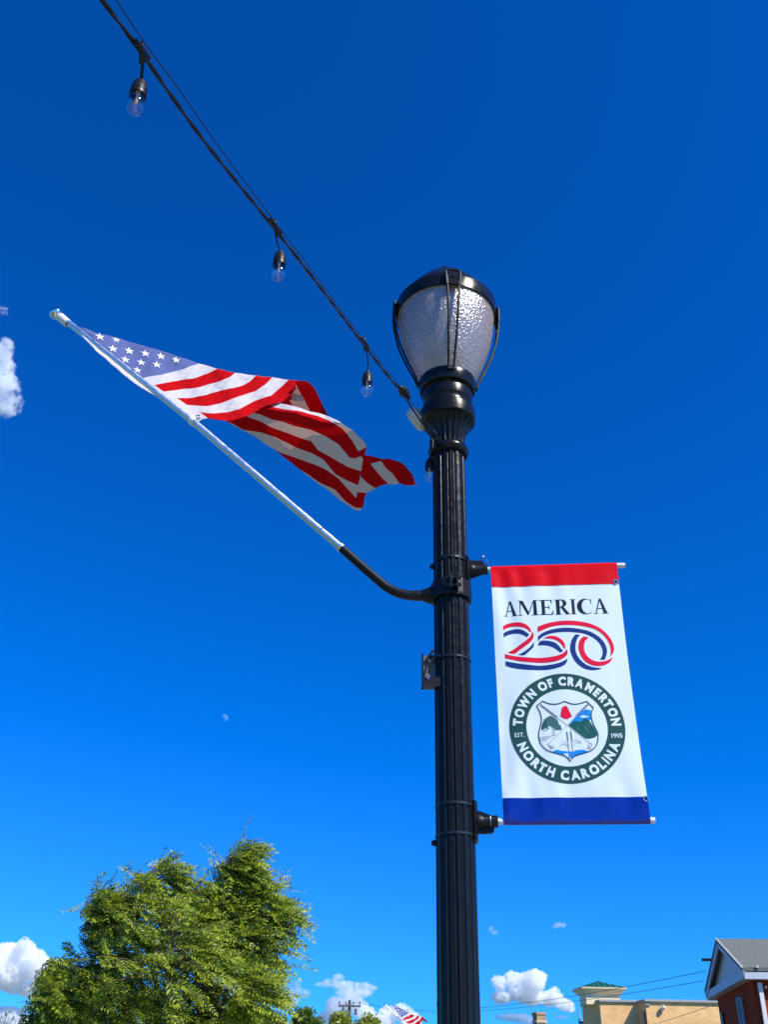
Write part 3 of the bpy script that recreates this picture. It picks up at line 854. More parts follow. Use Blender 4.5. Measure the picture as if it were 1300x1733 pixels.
for i in range(len(path) - 1):
    p0 = path[max(i - 1, 0)]; p1 = path[i]; p2 = path[i + 1]; p3 = path[min(i + 2, len(path) - 1)]
    for j in range(5):
        t = j / 5
        pp.append(.5 * ((2 * p1) + (-p0 + p2) * t + (2 * p0 - 5 * p1 + 4 * p2 - p3) * t * t + (-p0 + 3 * p1 - 3 * p2 + p3) * t ** 3))
pp.append(path[-1])
MB().tube(pp, [.0235] * 10 + [.0225 - .003 * i / (len(pp) - 11) for i in range(len(pp) - 10)], n=24).build('arm_tube', M['black_matte'], fb)

fpole = thing('flag_pole', fp(579, 928.5), 'silver aluminium flag pole with ball tip, leaning from the near lamp post', 'flag pole')
q0, q1, q2 = fp(582, 931), fp(330, 716.5), fp(100, 534)
FD = (q2 - q0).normalized()
MB().tube([q0, q1 + FD * 0], .0172, n=24).build('lower_tube', M['alu'], fpole)
MB().tube([q1, q2], .0158, n=24).build('upper_tube', M['alu'], fpole)
MB().lathe([(.0175, -.008), (.021, -.008), (.021, .008), (.0175, .008)], q0 + FD * .02, FD, n=24).build('joint_ring', M['alu'], fpole)
tip = fp(104, 539)
cap = MB().lathe([(.0175, -.02), (.0225, -.02), (.0235, -.01), (.0235, .016), (.018, .022), (.0, .022)], tip, FD, n=28).build('pole_cap', M['white_plastic'], fpole)
ball = MB()
ball.lathe([(max(.0001, .033 * math.sin(math.pi * i / 16)), -.033 * math.cos(math.pi * i / 16)) for i in range(17)], tip + FD * .052, FD, n=28)
ball.build('ball_finial', M['chrome'], fpole)
ring2 = fp(326, 713)
for c, nm in ((ring2, 'swivel_ring'), (tip - FD * .035, 'swivel_ring')):
    rg = MB().lathe([(.0165, -.016), (.0215, -.016), (.0225, -.012), (.0225, .012), (.0215, .016), (.0165, .016)], c, FD, n=28).build(nm, M['white_plastic'], fpole)
sidev = Vector((.634, 0, .774))
sidev = (sidev - FD * sidev.dot(FD)).normalized()
g = MB(); cc = ring2 + sidev * .03 + Vector((.004, -.004, 0))
g.tube([cc + (sidev * math.cos(a) * .013 + FD * math.sin(a) * .008) for a in [k * math.pi / 6 for k in range(12)]], .0028, n=6, closed=True)
g.tube([ring2 + sidev * .018, ring2 + sidev * .028], .005, n=8)
g.build('snap_hook', M['steel'], fpole)

# flag: stripe outlines on the billowing cloth, each patch lying on its own depth surface
P92 = Vector((92, 530)); PD = Vector((.774, .634)); PN = Vector((.634, -.774))
def wob(px, py, a=1, sd_=0):
    return a * (.011 * math.sin(px * .043 + py * .02 + sd_) + .006 * math.sin(px * .11 - py * .05 + 1 + sd_) + .0024 * math.sin(px * .42 + py * .28) + .0045 * noise.noise(Vector((px * .07, py * .12, sd_ + 2))) + .002 * noise.noise(Vector((px * .2, py * .2, sd_ + 5))))
def dA(px, py): return (Vector((px, py)) - P92).dot(PN)
def yA(px, py):
    d = max(0, dA(px, py)); k = min(1, d / 45)
    return D - .02 * (1 - k) + .0011 * d + wob(px, py, .9 * k)
def pw_(px):
    K = [(300,688),(440,692),(485,697),(526,707),(552,718),(572,716),(800,716)]
    for (xa, ya), (xb, yb) in zip(K[:-1], K[1:]):
        if px <= xb: return ya + (yb - ya) * (px - xa) / (xb - xa)
    return 716
def yC(px, py):
    tl = pw_(px); v = py - tl
    return D + .165 - .0007 * (px - 420) + (.0042 * v if v > 0 else -.0030 * v) + wob(px, py, 1.0, 2) + .022 * math.sin((px + py) * .03)
def yB(px, py): return D + .16 - .0007 * (px - 420) + .0042 * (py - 640) + wob(px, py, .6, 4)
def yD(px, py):
    v = px - 612
    k = min(1, max(0, v / 25)); c = yC(px, py)
    return c * (1 - k) + k * (D + .36 - .0012 * v + .004 * (py - 800)) + .02 * k * math.sin(v * .09 + py * .05)
RED, WHT, BLU = 0, 1, 2
A = [
 (BLU, [(134,553),(145,556),(165,564),(200,572),(222,580),(260,590),(300,603),(336,615),(314,623),(289,631),(265,635),(240,640),(205,611),(170,583)]),
 (WHT, [(336,615),(367,624),(351,633),(326,640),(301.5,644),(286,647),(269.5,649),(261,651.5),(277,662.6),(282,666),(298,673.7),(305,678),(316,685),(337,697),(352,708),(341,710),(332,715),(318,706),(280,673),(240,640),(265,635),(289,631),(314,623)]),
 (RED, [(367,624),(397.5,630.6),(388,638),(375,644),(356,650),(338.5,655),(320,658),(301.5,659),(277,662.6),(261,651.5),(269.5,649),(286,647),(301.5,644),(326,640),(351,633)]),
 (WHT, [(397.5,630.6),(433.6,635.7),(424,645),(411,652.7),(396,656.6),(375,660),(351,667.5),(326,673),(312,674),(298,673.7),(282,666),(277,662.6),(301.5,659),(320,658),(338.5,655),(356,650),(375,644),(388,638)]),
 (RED, [(433.6,635.7),(461,639),(448,651),(432,662),(406,669.7),(388,677),(370,683.5),(351,687),(333,687),(316,685),(305,678),(298,673.7),(312,674),(326,673),(351,667.5),(375,660),(396,656.6),(411,652.7),(424,645)]),
 (WHT, [(461,639),(488.5,643),(477,654),(458.5,669.7),(432,677.5),(406,692),(384,698),(363,700),(350,699),(337,697),(322,688.5),(316,685),(333,687),(351,687),(370,683.5),(388,677),(406,669.7),(432,662),(448,651)]),
 (RED, [(488.5,643),(500,643.6),(509,645.5),(503,653),(491,670),(479,680),(458.5,684),(437.5,693),(419,704),(401,710),(388,712),(370,711),(352,708),(337,697),(350,699),(363,700),(384,698),(406,692),(432,677.5),(458.5,669.7),(477,654)]),
]
B_ = [
 (RED, [(499,646),(507,644),(518,645),(524,648),(529,654),(535,663),(540,672),(547,688),(555,704),(556,712),(530,712),(524,694),(519,685),(511,670),(504,657)]),
 (WHT, [(500,652),(504,657),(511,670),(519,685),(524,694),(530,712),(500,706),(495,687),(488,674)]),
 (RED, [(500,652),(488,674),(495,687),(500,706),(476,700),(476,676),(490,660)]),
]
C_ = [
 (WHT, [(455,684),(471,682),(492.5,686.5),(510,691),(524,696),(542,699.8),(558,705.5),(558,712),(537,703.7),(511,696.5),(485,693),(462,688.5)]),
 (RED, [(425,688),(455,684),(462,688.5),(485,693),(511,696.5),(537,703.7),(558,712),(579,724.6),(594.5,743),(605,761),(600,776),(592,774),(573.5,753),(550,737.7),(524,727),(497.7,720.7),(479,714),(461,710),(444,703),(428,698),(415,697),(405,690)]),
 (WHT, [(558,705.5),(573.5,713),(597,729),(614,745),(621,756),(607.5,764),(605,761),(594.5,743),(579,724.6),(558,712)]),
 (WHT, [(405,690),(415,697),(428,698),(444,703),(461,710),(479,714),(497.7,720.7),(524,727),(550,737.7),(573.5,753),(592,774),(600,776),(611,772),(614,777),(613,787),(611.5,797),(589,790),(563,775.6),(550,768),(537,761),(526.5,747),(505.5,740),(484.6,732.5),(463.7,724.6),(443,714),(418,705),(398,698)]),
 (RED, [(398,698),(418,705),(443,714),(463.7,724.6),(484.6,732.5),(505.5,740),(526.5,747),(537,761),(550,768),(563,775.6),(589,790),(611.5,797),(609,808),(606,821),(589,815),(568,803),(558,790),(547,777),(526.5,766.5),(497.7,756),(466,740),(445,732.5),(411,727),(384,713),(380,704)]),
 (WHT, [(384,713),(411,727),(445,732.5),(466,740),(497.7,756),(526.5,766.5),(547,777),(558,790),(568,803),(589,815),(606,821),(603.6,843),(589,829),(573.5,811),(552.6,795),(529,785),(497.7,774),(466,762.5),(440,745),(419,732.5),(395,720)]),
 (RED, [(440,745),(466,762.5),(497.7,774),(529,785),(552.6,795),(573.5,811),(589,829),(603.6,843),(606,852),(599.7,858),(584,847.5),(568,829),(547,820),(537,813.5),(505.5,792.6),(471.5,766.5),(458.5,757)]),
 (WHT, [(505.5,792.6),(537,813.5),(547,820),(568,829),(584,847.5),(599.7,858),(613,860),(611,864),(602,863.5),(588,855),(576,846.5),(558,832),(542,821),(520,805)]),
]
D_ = [
 (RED, [(605,761),(607.5,764),(611,772),(600,776),(592,774)]),
 (RED, [(621,756),(619,763),(617,770),(631,773),(649,777),(657,775.5),(666,779),(678,783),(686,789),(691,795),(696,802),(700,809.6),(704,820),(694,822),(684,821),(675.5,817),(666,803),(652,790),(648,783),(644,780),(627,785),(634,794),(641.5,803),(648,811),(657,819),(645,822),(636,826),(620,816),(610,806),(611.5,797),(613,787),(614,777),(611,772),(607.5,764)]),
 (WHT, [(627,785),(644,780),(648,783),(652,790),(666,803),(675.5,817),(670,820),(657,819),(648,811),(641.5,803),(634,794)]),
 (WHT, [(610,806),(620,816),(636,826),(629,829),(620.6,835),(605,833),(606,821)]),
 (RED, [(605,833),(620.6,835),(618,840),(616.7,845),(615.5,853),(613,860),(599.7,858),(606,852),(603.6,843)]),
]
# cloth of the upper half, folded over the top edge and hanging behind the front sheet
TOPL = [(134,553),(145,556),(165,564),(200,572),(222,580),(260,590),(300,603),(336,615),(367,624),(397.5,630.6),(433.6,635.7),(461,639),(488.5,643),(509,645.5)]
BACK = []
for i in range(len(TOPL) - 1):
    (xa, ya), (xb, yb) = TOPL[i], TOPL[i + 1]
    lo = lambda x, y: (x + 5, y + min(34, 3 + .28 * (x - 130)))
    BACK.append(((BLU if i < 7 else (RED if i % 2 else WHT)), [(xa, ya), (xb, yb), lo(xb, yb), lo(xa, ya)]))
def top_y(px):
    for (xa, ya), (xb, yb) in zip(TOPL[:-1], TOPL[1:]):
        if xa <= px <= xb: return ya + (yb - ya) * (px - xa) / (xb - xa)
    return TOPL[0][1] if px < 134 else TOPL[-1][1]
def yBack(px, py):
    v = max(0, py - top_y(px)); return yA(px, py) + .0012 + .075 * math.sqrt(min(1, v / 34))
FRINGE = []
rf_ = random.Random(5)
for (ax_, ay_, bx_, by_, nn, mi) in ((675,817.5,704,820,16,RED),(657,819,675,818,7,WHT),(636,826,657,819,7,WHT),(696,803,704,820,8,RED),(618,840,634,828,6,WHT)):
    for k in range(nn):
        u = rf_.random(); x = ax_ + (bx_ - ax_) * u; y = ay_ + (by_ - ay_) * u
        L = rf_.uniform(2, 5); d = rf_.uniform(.0, 1.2)
        FRINGE.append((mi, [(x - .5, y - 1), (x + .5, y - 1), (x + L * math.cos(d) + .2, y + L * math.sin(d) * .8)]))
SL = [(WHT, [(137,566),(160,585.5),(190,610),(215,630.7),(245,655),(262,669),(240,657.5),(218,641.5),(186,614.8),(161,593),(141,572)])]
flag = thing('flag', fp(330, 700), 'large American flag streaming to the right from the silver pole on the near lamp post', 'flag')
allp = []; fns = []
for lst, fy in ((A, yA), (B_, yB), (C_, yC), (D_, yD), (BACK, yBack), (FRINGE, yD), (SL, lambda px, py: D - .014 - .0022 * max(0, -dA(px, py) ))):
    for mi, pts in lst:
        allp.append((pts, mi, 0)); fns.append(fy)
fm = [M['flag_red'], M['flag_white'], M['flag_blue']]
cloth = grid_fill(allp, 4.0, lambda x, y, o, i: at(x + 1.1 * noise.noise(Vector((x * .045, y * .06, 1))), y + 1.1 * noise.noise(Vector((x * .05, y * .045, 9))), fns[i](x, y)), 'cloth', fm, flag)
# weld neighbouring stripes and smooth over the seams
bm = bmesh.new(); bm.from_mesh(cloth.data)
bmesh.ops.remove_doubles(bm, verts=bm.verts, dist=.0008)
bm.to_mesh(cloth.data); bm.free()
so = cloth.modifiers.new('thickness', 'SOLIDIFY'); so.thickness = .0008; so.offset = 1
STARS = [(360,242,1),(450,325,1),(562,340,1),(672,358,1),(780,377,.95),(885,403,.9),(535,400,.92),(645,420,.92),(752,435,.9),(618,472,.85),(472,262,-.8)]
for i, (sx_, sy_, k) in enumerate(STARS):
    cx, cy = 80 + sx_ / 4.0625, 510 + sy_ / 4.0625
    part = k < 0; k = abs(k)
    pts = []
    for j in range(10):
        a = R(-90 + 36 * j + 6); r = (8.6 if j % 2 == 0 else 3.4) * k
        x, y = cx + r * math.cos(a) * 1.0 + .2 * r * math.sin(a), cy + r * math.sin(a) * .78 + .12 * r * math.cos(a)
        if part: y = max(y, top_y(x) + .3)
        pts.append((x, y))
    grid_fill([(pts, 0, 0)], 4.0, lambda x, y, o, i_: at(x, y, yA(x, y) - .003), 'star', M['star'], cloth)
g = MB(); gc = at(335, 706, D - .035)
g.tube([gc + Vector((math.cos(a) * .011, 0, math.sin(a) * .011)) for a in [k * math.pi / 8 for k in range(16)]], .0035, n=8, closed=True)
g.build('grommet', M['steel'], flag)

# ---------------------------------------------------------------- plate bracket on the left of the post
def plate():
    zt, zb = zf(1101, 728), zf(1158, 728)
    c = at(727, 1130, D - .03)
    t = thing('mounting_plate', (c.x, c.y, zb), 'small black steel bracket plate with slot, strapped to the left of the lamp post', 'bracket')
    x0 = at(713.5, 1130, D - .03).x; x1 = PX - .055
    Y0 = D - .02
    h = zt - zb; wd = x1 - x0
    b = MB()
    b.box(((x0 + x1) / 2, Y0, (zt + zb) / 2), (wd, .004, h))
    # slot proud frame, dark
    b.build('plate', mat('sunlit_black_coating', (.10, .10, .10), .55, spec=.6), t)  # grey of the sunlit face is put into the black coating's colour
    f = MB()
    f.box((x0 + .004, Y0 - .014, (zt + zb) / 2), (.007, .028, h))
    f.box(((x0 + x1) / 2, Y0 - .02, zb + .02), (wd, .036, .04))
    f.build('flange', M['black_matte'], t)
    s = MB(); sx = at(727, 1133, Y0).x; sz = at(727, 1133, Y0).z
    s.box((sx, Y0 - .003, sz), (.008, .003, .034)); s.build('slot', M['black_matte'], t)
    k = MB(); k.lathe([(.0, .003), (.005, .003), (.005, 0)], (at(725, 1148, Y0 - .038).x, Y0 - .038, at(725, 1148, Y0 - .038).z), (0, -1, 0), n=12)
    k.build('rivet', M['steel'], t)
    e = MB()  # dark bars standing in for the shadows that cross the plate
    for (xa, ya, xb, yb) in ((715, 1126, 734, 1100), (727, 1113, 742, 1126)):
        p = at(xa, ya, Y0 - .012); q = at(xb, yb, Y0 - .012); d = (q - p); L = d.length; d.normalize()
        e.box((p + q) / 2, (L, .006, .010), (d, Vector((0, 1, 0)), d.cross(Vector((0, 1, 0)))))
    e.build('shadow_bars', M['black_matte'], t)
    z = zf(1108)
    band(z, .010, parent=t)
    u = MB(); u.tube([at(725, 1110, Y0 - .006), at(735, 1110, Y0 - .03), at(745, 1109, D - SR - .004)], .004, n=8); u.build('strap_tail', M['strap'], t)
plate()

# ---------------------------------------------------------------- sensor on the lamp neck
sp = at(708, 708, D + .03)
sb = thing('sensor_box', sp, 'weathered cream plastic sensor dish on the left of the lamp neck, behind the cord end', 'sensor')
axs = Vector((-.72, .45, -.42)).normalized()
MB().lathe([(.0, -.03), (.045, -.03), (.06, -.02), (.064, 0), (.063, .02), (.052, .034), (.0, .038)], sp, axs, n=40).build('dish', M['beige_plastic'], sb)
MB().lathe([(.0, -.09), (.02, -.09), (.024, -.03), (.0, -.03)], sp, axs, n=20).build('stem', M['black_matte'], sb)

# ---------------------------------------------------------------- string lights
Bz = [(229, 177, 2.53), (471, 462, 3.27), (621, 660, 4.14), (727, 805, 4.77)]
def atd(px, py, z): return CAM + ray(px, py) * z
cable_px = [(150, -30, 2.33), (172, 0, 2.38), (238, 88, 2.53), (340, 232, 2.83), (465, 388, 3.27), (545, 490, 3.6), (617, 585, 4.1), (660, 640, 4.35), (680, 662, 4.5)]
def smooth_path(pts, k=8):
    out = []
    for i in range(len(pts) - 1):
        p0 = pts[max(i - 1, 0)]; p1 = pts[i]; p2 = pts[i + 1]; p3 = pts[min(i + 2, len(pts) - 1)]
        for j in range(k):
            t = j / k
            out.append(.5 * ((2 * p1) + (-p0 + p2) * t + (2 * p0 - 5 * p1 + 4 * p2 - p3) * t * t + (-p0 + 3 * p1 - 3 * p2 + p3) * t ** 3))
    return out + [pts[-1]]
cw = smooth_path([atd(*c) for c in cable_px])
far = cw[0] + (cw[0] - cw[4]).normalized() * 3 + Vector((0, 0, .1))
cw = [far] + cw
tail = smooth_path([atd(680, 662, 4.5), atd(697, 690, 4.6), atd(716, 718, 4.66), atd(730, 741, 4.7), atd(731, 752, 4.72)])
cord = thing('light_cord', cw[30], 'thick black rubber cord of the string lights, from top left to the lamp neck', 'cable')
b = MB()
# two twisted conductors
for ph in (0, math.pi):
    pts = []; L = 0
    dense = []
    for i in range(len(cw) - 1):
        for j in range(4): dense.append(cw[i].lerp(cw[i + 1], j / 4))
    dense.append(cw[-1])
    for i, p in enumerate(dense):
        if i: L += (p - dense[i - 1]).length
        t = (dense[min(i + 1, len(dense) - 1)] - dense[max(i - 1, 0)]).normalized()
        a = t.cross(UP).normalized(); c = a.cross(t)
        q = L * 28 + ph
        pts.append(p + (a * math.cos(q) + c * math.sin(q)) * .0028)
    b.tube(pts, .0036, n=7)
b.build('cord', M['rubber'], cord)
MB().tube(tail, .0042, n=8).build('cord_tail', M['rubber'], cord)
cpn = atd(684, 664, 4.5); cdv = (atd(697, 684, 4.58) - atd(671, 650, 4.42)).normalized()
MB().lathe([(.004, -.055), (.009, -.05), (.014, -.035), (.021, -.022), (.0225, 0), (.02, .022), (.014, .034), (.0125, .05), (.006, .056)], cpn, cdv, n=20).build('connector', M['rubber'], cord)
# guide wire
gp = [(150, -78, 2.40), (190, -10, 2.45), (248, 78, 2.6), (300, 148, 2.75), (380, 262, 3.02), (468, 379, 3.33), (545, 481, 3.65), (617, 578, 4.12), (672, 648, 4.45), (700, 686, 4.62), (733, 728, 4.68), (742, 742, 4.69)]
gw = smooth_path([atd(*c) for c in gp])
gw = [gw[0] + (gw[0] - gw[4]).normalized() * 3] + gw
wire = thing('guide_wire', gw[30], 'thin dark steel wire running just above the string light cord', 'wire')
MB().tube(gw, .0017, n=6).build('wire_strand', M['rubber'], wire)
e = MB(); ec = atd(742, 742, 4.685)
e.tube([ec + Vector((math.cos(a) * .012, 0, math.sin(a) * .007)) for a in [k * math.pi / 6 for k in range(12)]], .0025, n=6, closed=True)
e.lathe([(.0, -.012), (.007, -.012), (.007, .012), (.0, .012)], atd(737, 733, 4.68), (1, 0, -1), n=10)
e.build('wire_clip', M['strap'], wire)
zz = zf(744)
MB().lathe([(rz(30, 757) , zz - .002), (rz(30, 757) + .003, zz), (rz(30, 757), zz + .002)], AX, n=48).build('wire_loop', M['strap'], wire)

# bulbs
bglass = glass_mat('clear_bulb_glass', (1, 1, 1), .06, ior=2.0)
fil = mat('led_filament', (1, .55, .22), .4)
stem_m = mat('bulb_stem', (.75, .72, .70), .2)
blabels = ['clear bulb nearest the camera, topmost on the string at the upper left',
           'second clear bulb down the string, in open sky right of the upper left bulb',
           'clear bulb hanging just left of the lamp globe, above the frayed flag end',
           'clear bulb hanging against the black lamp shaft below the neck']
att = [(240, 84), (466, 383), (617, 580), (731, 750)]
for i, (bx, by, bzp) in enumerate(Bz):
    c = atd(bx, by, bzp)                      # centre of the glass
    top = c + UP * .105
    t = thing('string_light', c + UP * .08, blabels[i], 'light bulb', 'clear bulbs on the string light')
    gprof_ = [(.0001, -.032), (.009, -.0305), (.017, -.025), (.0235, -.015), (.0262, -.003), (.0255, .009), (.0215, .023), (.0165, .036), (.0138, .046), (.0135, .056)]
    gs = MB().lathe(smooth2(gprof_) if False else gprof_, c, n=32)
    gs.build('glass', bglass, t, sharp=80)
    f = MB(); f.tube([c + UP * .045, c + UP * .006], .0036, n=8); f.build('filament', fil, t)
    s = MB(); s.tube([c + UP * .05, c + UP * .034], [.007, .0035], n=12); s.build('filament_stem', stem_m, t)
    k = MB().lathe([(.0185, .034), (.0215, .034), (.0222, .040), (.0215, .046), (.0200, .047), (.0200, .050), (.0213, .051), (.0208, .064), (.0200, .066), (.0190, .078), (.0150, .087), (.008, .091), (.0062, .093), (.006, .099), (.0, .099)], c, n=32)
    k.lathe([(.0185, .034), (.0172, .036), (.0165, .060), (.0, .062)], c, n=32)
    k.build('socket', M['rubber'], t, sharp=28)
    a = atd(att[i][0], att[i][1], bzp + (0, 0, 0, -.02)[i])
    w1 = c + UP * .097
    mid = w1.lerp(a, .5) + Vector((.006 if i else .002, 0, 0)) * (-1 if i == 1 else 1)
    MB().tube(smooth_path([w1, mid, a], 5), (.0042, .0026, .0024, .0024)[i], n=8).build('drop_wire', M['rubber'], t)
    # moulded T joint on the cord
    dv = ((atd(att[i][0] + 30, att[i][1] + 41, bzp + .1) - a).normalized()) if i < 3 else Vector((.0, 0, -1))
    j = MB()
    if i < 3:
        sc_ = (1, 1, .9)[i]
        j.tube([a - dv * .036 * sc_, a - dv * .022 * sc_, a, a + dv * .022 * sc_, a + dv * .036 * sc_], [.007, .0085, .0088, .0085, .007], n=12)
        d2 = (w1 - a).normalized()
        j.tube([a - dv * .01, a + d2 * .012 + dv * .003, a + d2 * .034], [.009, .0088, .0075], n=12)
        j.add([a - dv * .03 + d2 * .002 + ARN * .003, a + dv * .03 + d2 * .002 + ARN * .003, a + d2 * .034 + ARN * .003, a - dv * .03 + d2 * .002 - ARN * .003, a + dv * .03 + d2 * .002 - ARN * .003, a + d2 * .034 - ARN * .003], [(0, 1, 2), (5, 4, 3), (0, 2, 5, 3), (1, 4, 5, 2)])
        gpt = a + UP * .016 + dv * -.004
        j.tube([a, gpt + UP * .006], .004, n=8)
        j.tube([gpt + UP * .004 - dv * .007, gpt + UP * .008, gpt + UP * .004 + dv * .007], .0035, n=8)
    else:
        j.tube([a + UP * .02, a + UP * .01, a - UP * .03, a - UP * .036], [.009, .011, .011, .008], n=12)
    j.build('cord_joint', M['rubber'], t)

# ================================================================ tree
def leaf_verts(c, d, nrm, L, W):
    """folded leaflet, 4 verts"""
    s = d.cross(nrm).normalized()
    return [c, c + d * (L * .5) + s * (W * .5) + nrm * (W * .12), c + d * L, c + d * (L * .5) - s * (W * .5) + nrm * (W * .12)]
class Leaves:
    def __init__(s): s.v = []; s.f = []
    def leaflet(s, c, d, n_, L, W):
        b = len(s.v); s.v += [tuple(q) for q in leaf_verts(c, d, n_, L, W)]; s.f.append((b, b + 1, b + 2, b + 3))
    def build(s, name, m, parent):
        me = bpy.data.meshes.new(name); me.from_pydata(s.v, [], s.f); me.update()
        return mesh_obj(name, me, m, parent)
def rvec(rg): return Vector((rg.gauss(0, 1), rg.gauss(0, 1), rg.gauss(0, 1))).normalized()
bark = mat('bark', (.10, .075, .055), .9, var=.35, vscale=20, bump=.6, bscale=40)
WIND = Vector((1, -.1, -.12)).normalized()
def compound(lv, tw, p, d, rg, L, npair, lw):
    """pinnate leaf on a curved rachis blown by the wind"""
    sz = rg.uniform(.7, 1.25)
    d = d.normalized(); up = rvec(rg) * .6 + Vector((0, -.5, .9)); up.normalize()
    side = d.cross(up).normalized(); up = side.cross(d).normalized()
    q = p.copy(); step = L / npair
    pts = [q.copy()]
    for i in range(npair):
        d = (d + WIND * .05 + Vector((0, 0, -.07))).normalized()
        q = q + d * step; pts.append(q.copy())
        side = d.cross(up).normalized(); up = side.cross(d).normalized()
        ll = lw * sz * (1.0 if 0 < i < npair - 2 else .75) * rg.uniform(.85, 1.1)
        for s in (-1, 1):
            dd = (d * .62 + side * s * .8 + up * rg.uniform(-.25, .05)).normalized()
            lv.leaflet(q, dd, (up + rvec(rg) * .25).normalized(), ll, ll * .38)
    lv.leaflet(q, d, up, lw * .9, lw * .34)
    tw.tube([pts[0], pts[len(pts) // 2], pts[-1]], .0018, n=3, cap=False)

def build_tree():
    rg = random.Random(11)
    Y0 = 11.0
    base = Vector((at(315, 1900, Y0).x, Y0, 0.0))
    t = thing('tree', base, 'windblown leafy green street tree with feathery compound leaves, left of the lamp post', 'tree')
    blobs = [(160,1640,62,60),(120,1700,60,40),(235,1555,85,60),(300,1530,75,55),(370,1515,75,60),(428,1525,46,48),(300,1640,130,90),(412,1610,72,66),(425,1700,62,50),(210,1700,110,60),(330,1720,120,50),(413,1446,13,22),(392,1468,32,26),(175,1530,35,28),(462,1548,26,30),(345,1590,90,60),(75,1655,22,26),(150,1560,30,40),(60,1722,26,20),(260,1490,48,30),(90,1690,30,45)]
    lv = Leaves(); tw = MB()
    trunk = MB()
    top = at(300, 1690, Y0)
    tp = [base, base + Vector((.03, 0, .6)), base + Vector((0, .04, 1.3)), base + Vector((-.05, .0, 1.9))]
    trunk.tube(tp, [.12, .10, .085, .08], n=14)
    fork = tp[-1]
    for bi, (bx, by, rx, ry) in enumerate(blobs):
        c = at(bx, by, Y0); u = (at(bx + 1, by, Y0) - c).length
        rX, rZ = rx * u, ry * u * 1.05; rY = max(rX, rZ) * 1.05
        c.y += rg.uniform(-.5, .5) * (1 if rx > 50 else .3)
        m_ = fork.lerp(c, .5) + Vector((rg.uniform(-.1, .1), rg.uniform(-.1, .1), -.05))
        br = smooth_path([fork, m_, c], 4)
        trunk.tube(br, [.045 * (1 - .75 * i / (len(br) - 1)) for i in range(len(br))], n=7)
        nt_ = int((rx * ry) ** .5 * .68 + 4)
        for k in range(nt_):
            d = rvec(rg)
            rr_ = rg.uniform(.25, 1) ** .6
            p0 = c + Vector((d.x * rX * .35, d.y * rY * .35, d.z * rZ * .35))
            p1 = c + Vector((d.x * rX, d.y * rY, d.z * rZ)) * rr_
            ext = (p1 - p0); Lt = ext.length
            p2 = p1 + WIND * (.10 + .06 * rg.random()) + Vector((0, 0, -.03))
            pth = smooth_path([c, p0, p1, p2], 3)
            tw.tube(pth, [.008 * (1 - .8 * i / (len(pth) - 1)) for i in range(len(pth))], n=4, cap=False)
            nl = 6
            for j in range(nl):
                s = .35 + .65 * (j + rg.random()) / nl
                a = pth[min(len(pth) - 1, int(s * (len(pth) - 1)))]
                dd = (d * .45 + WIND * rg.uniform(.5, 1.3) + rvec(rg) * .55 + Vector((0, 0, .1))).normalized()
                compound(lv, tw, a, dd, rg, rg.uniform(.18, .30), rg.randint(6, 8), rg.uniform(.048, .066))
    trunk.build('trunk', bark, t)
    tw.build('twigs', mat('green_bark', (.10, .085, .03), .8), t)
    lv.build('crown', leaf_mat('tree_leaf', (.028, .085, .006), (.46, .56, .03), trans=.42), t)
build_tree()

def bush_tree(px, py, Y, wpx, hpx, label, c1, c2, seed, n_=2600, ls=.12, name='tree', group=None):
    rg = random.Random(seed)
    top = at(px, py, Y); u = (at(px + 1, py, Y) - top).length
    rX = wpx * u; H = top.z; rZ = max(hpx * u, .4)
    base = Vector((top.x, Y, 0))
    t = thing(name, base, label, 'tree', group)
    b = MB(); b.tube([base, base + UP * (H * .45), base + UP * (H * .75)], [H * .03, H * .022, H * .01], n=10)
    subs = []
    for k in range(16):
        d = rvec(rg); q = rg.uniform(.3, .8)
        cc = Vector((top.x + d.x * rX * q, Y + d.y * rX * q, H - rZ * .62 + d.z * rZ * .6 * q)); subs.append(cc)
        b.tube([base + UP * (H * .45), base.lerp(cc, .6) + UP * (H * .15), cc], [H * .012, H * .008, H * .003], n=5, cap=False)
    b.build('trunk', bark, t)
    lv = Leaves()
    for k in range(n_):
        cc = rg.choice(subs); d = rvec(rg); q = rg.uniform(.3, 1) * .46
        p = cc + Vector((d.x * rX * q, d.y * rX * q, d.z * rZ * q * 1.1))
        if p.z > H + .15: p.z = H - rg.random() * .3
        lv.leaflet(p, rvec(rg), (rvec(rg) + UP * .6).normalized(), ls * rg.uniform(.7, 1.4), ls * .6)
    lv.build('crown', leaf_mat('foliage_' + str(seed), c1, c2), t)
bush_tree(517, 1713, 48, 34, 40, 'dark green rounded tree top just right of the windblown street tree', (.05, .11, .012), (.16, .24, .03), 21, 5000, .16, group='trees along the bottom edge')
bush_tree(574, 1717, 70, 22, 34, 'light yellow green tree top left of the wooden utility pole', (.16, .22, .03), (.42, .46, .07), 22, 4000, .22, group='trees along the bottom edge')
bush_tree(622, 1720, 72, 24, 36, 'light yellow green tree top right of the wooden utility pole', (.16, .22, .03), (.42, .45, .07), 23, 4000, .22, group='trees along the bottom edge')
bush_tree(462, 1716, 60, 30, 36, 'pale green tree top peeping out behind the right side of the street tree', (.05, .10, .02), (.14, .2, .03), 25, 4000, .18, group='trees along the bottom edge')

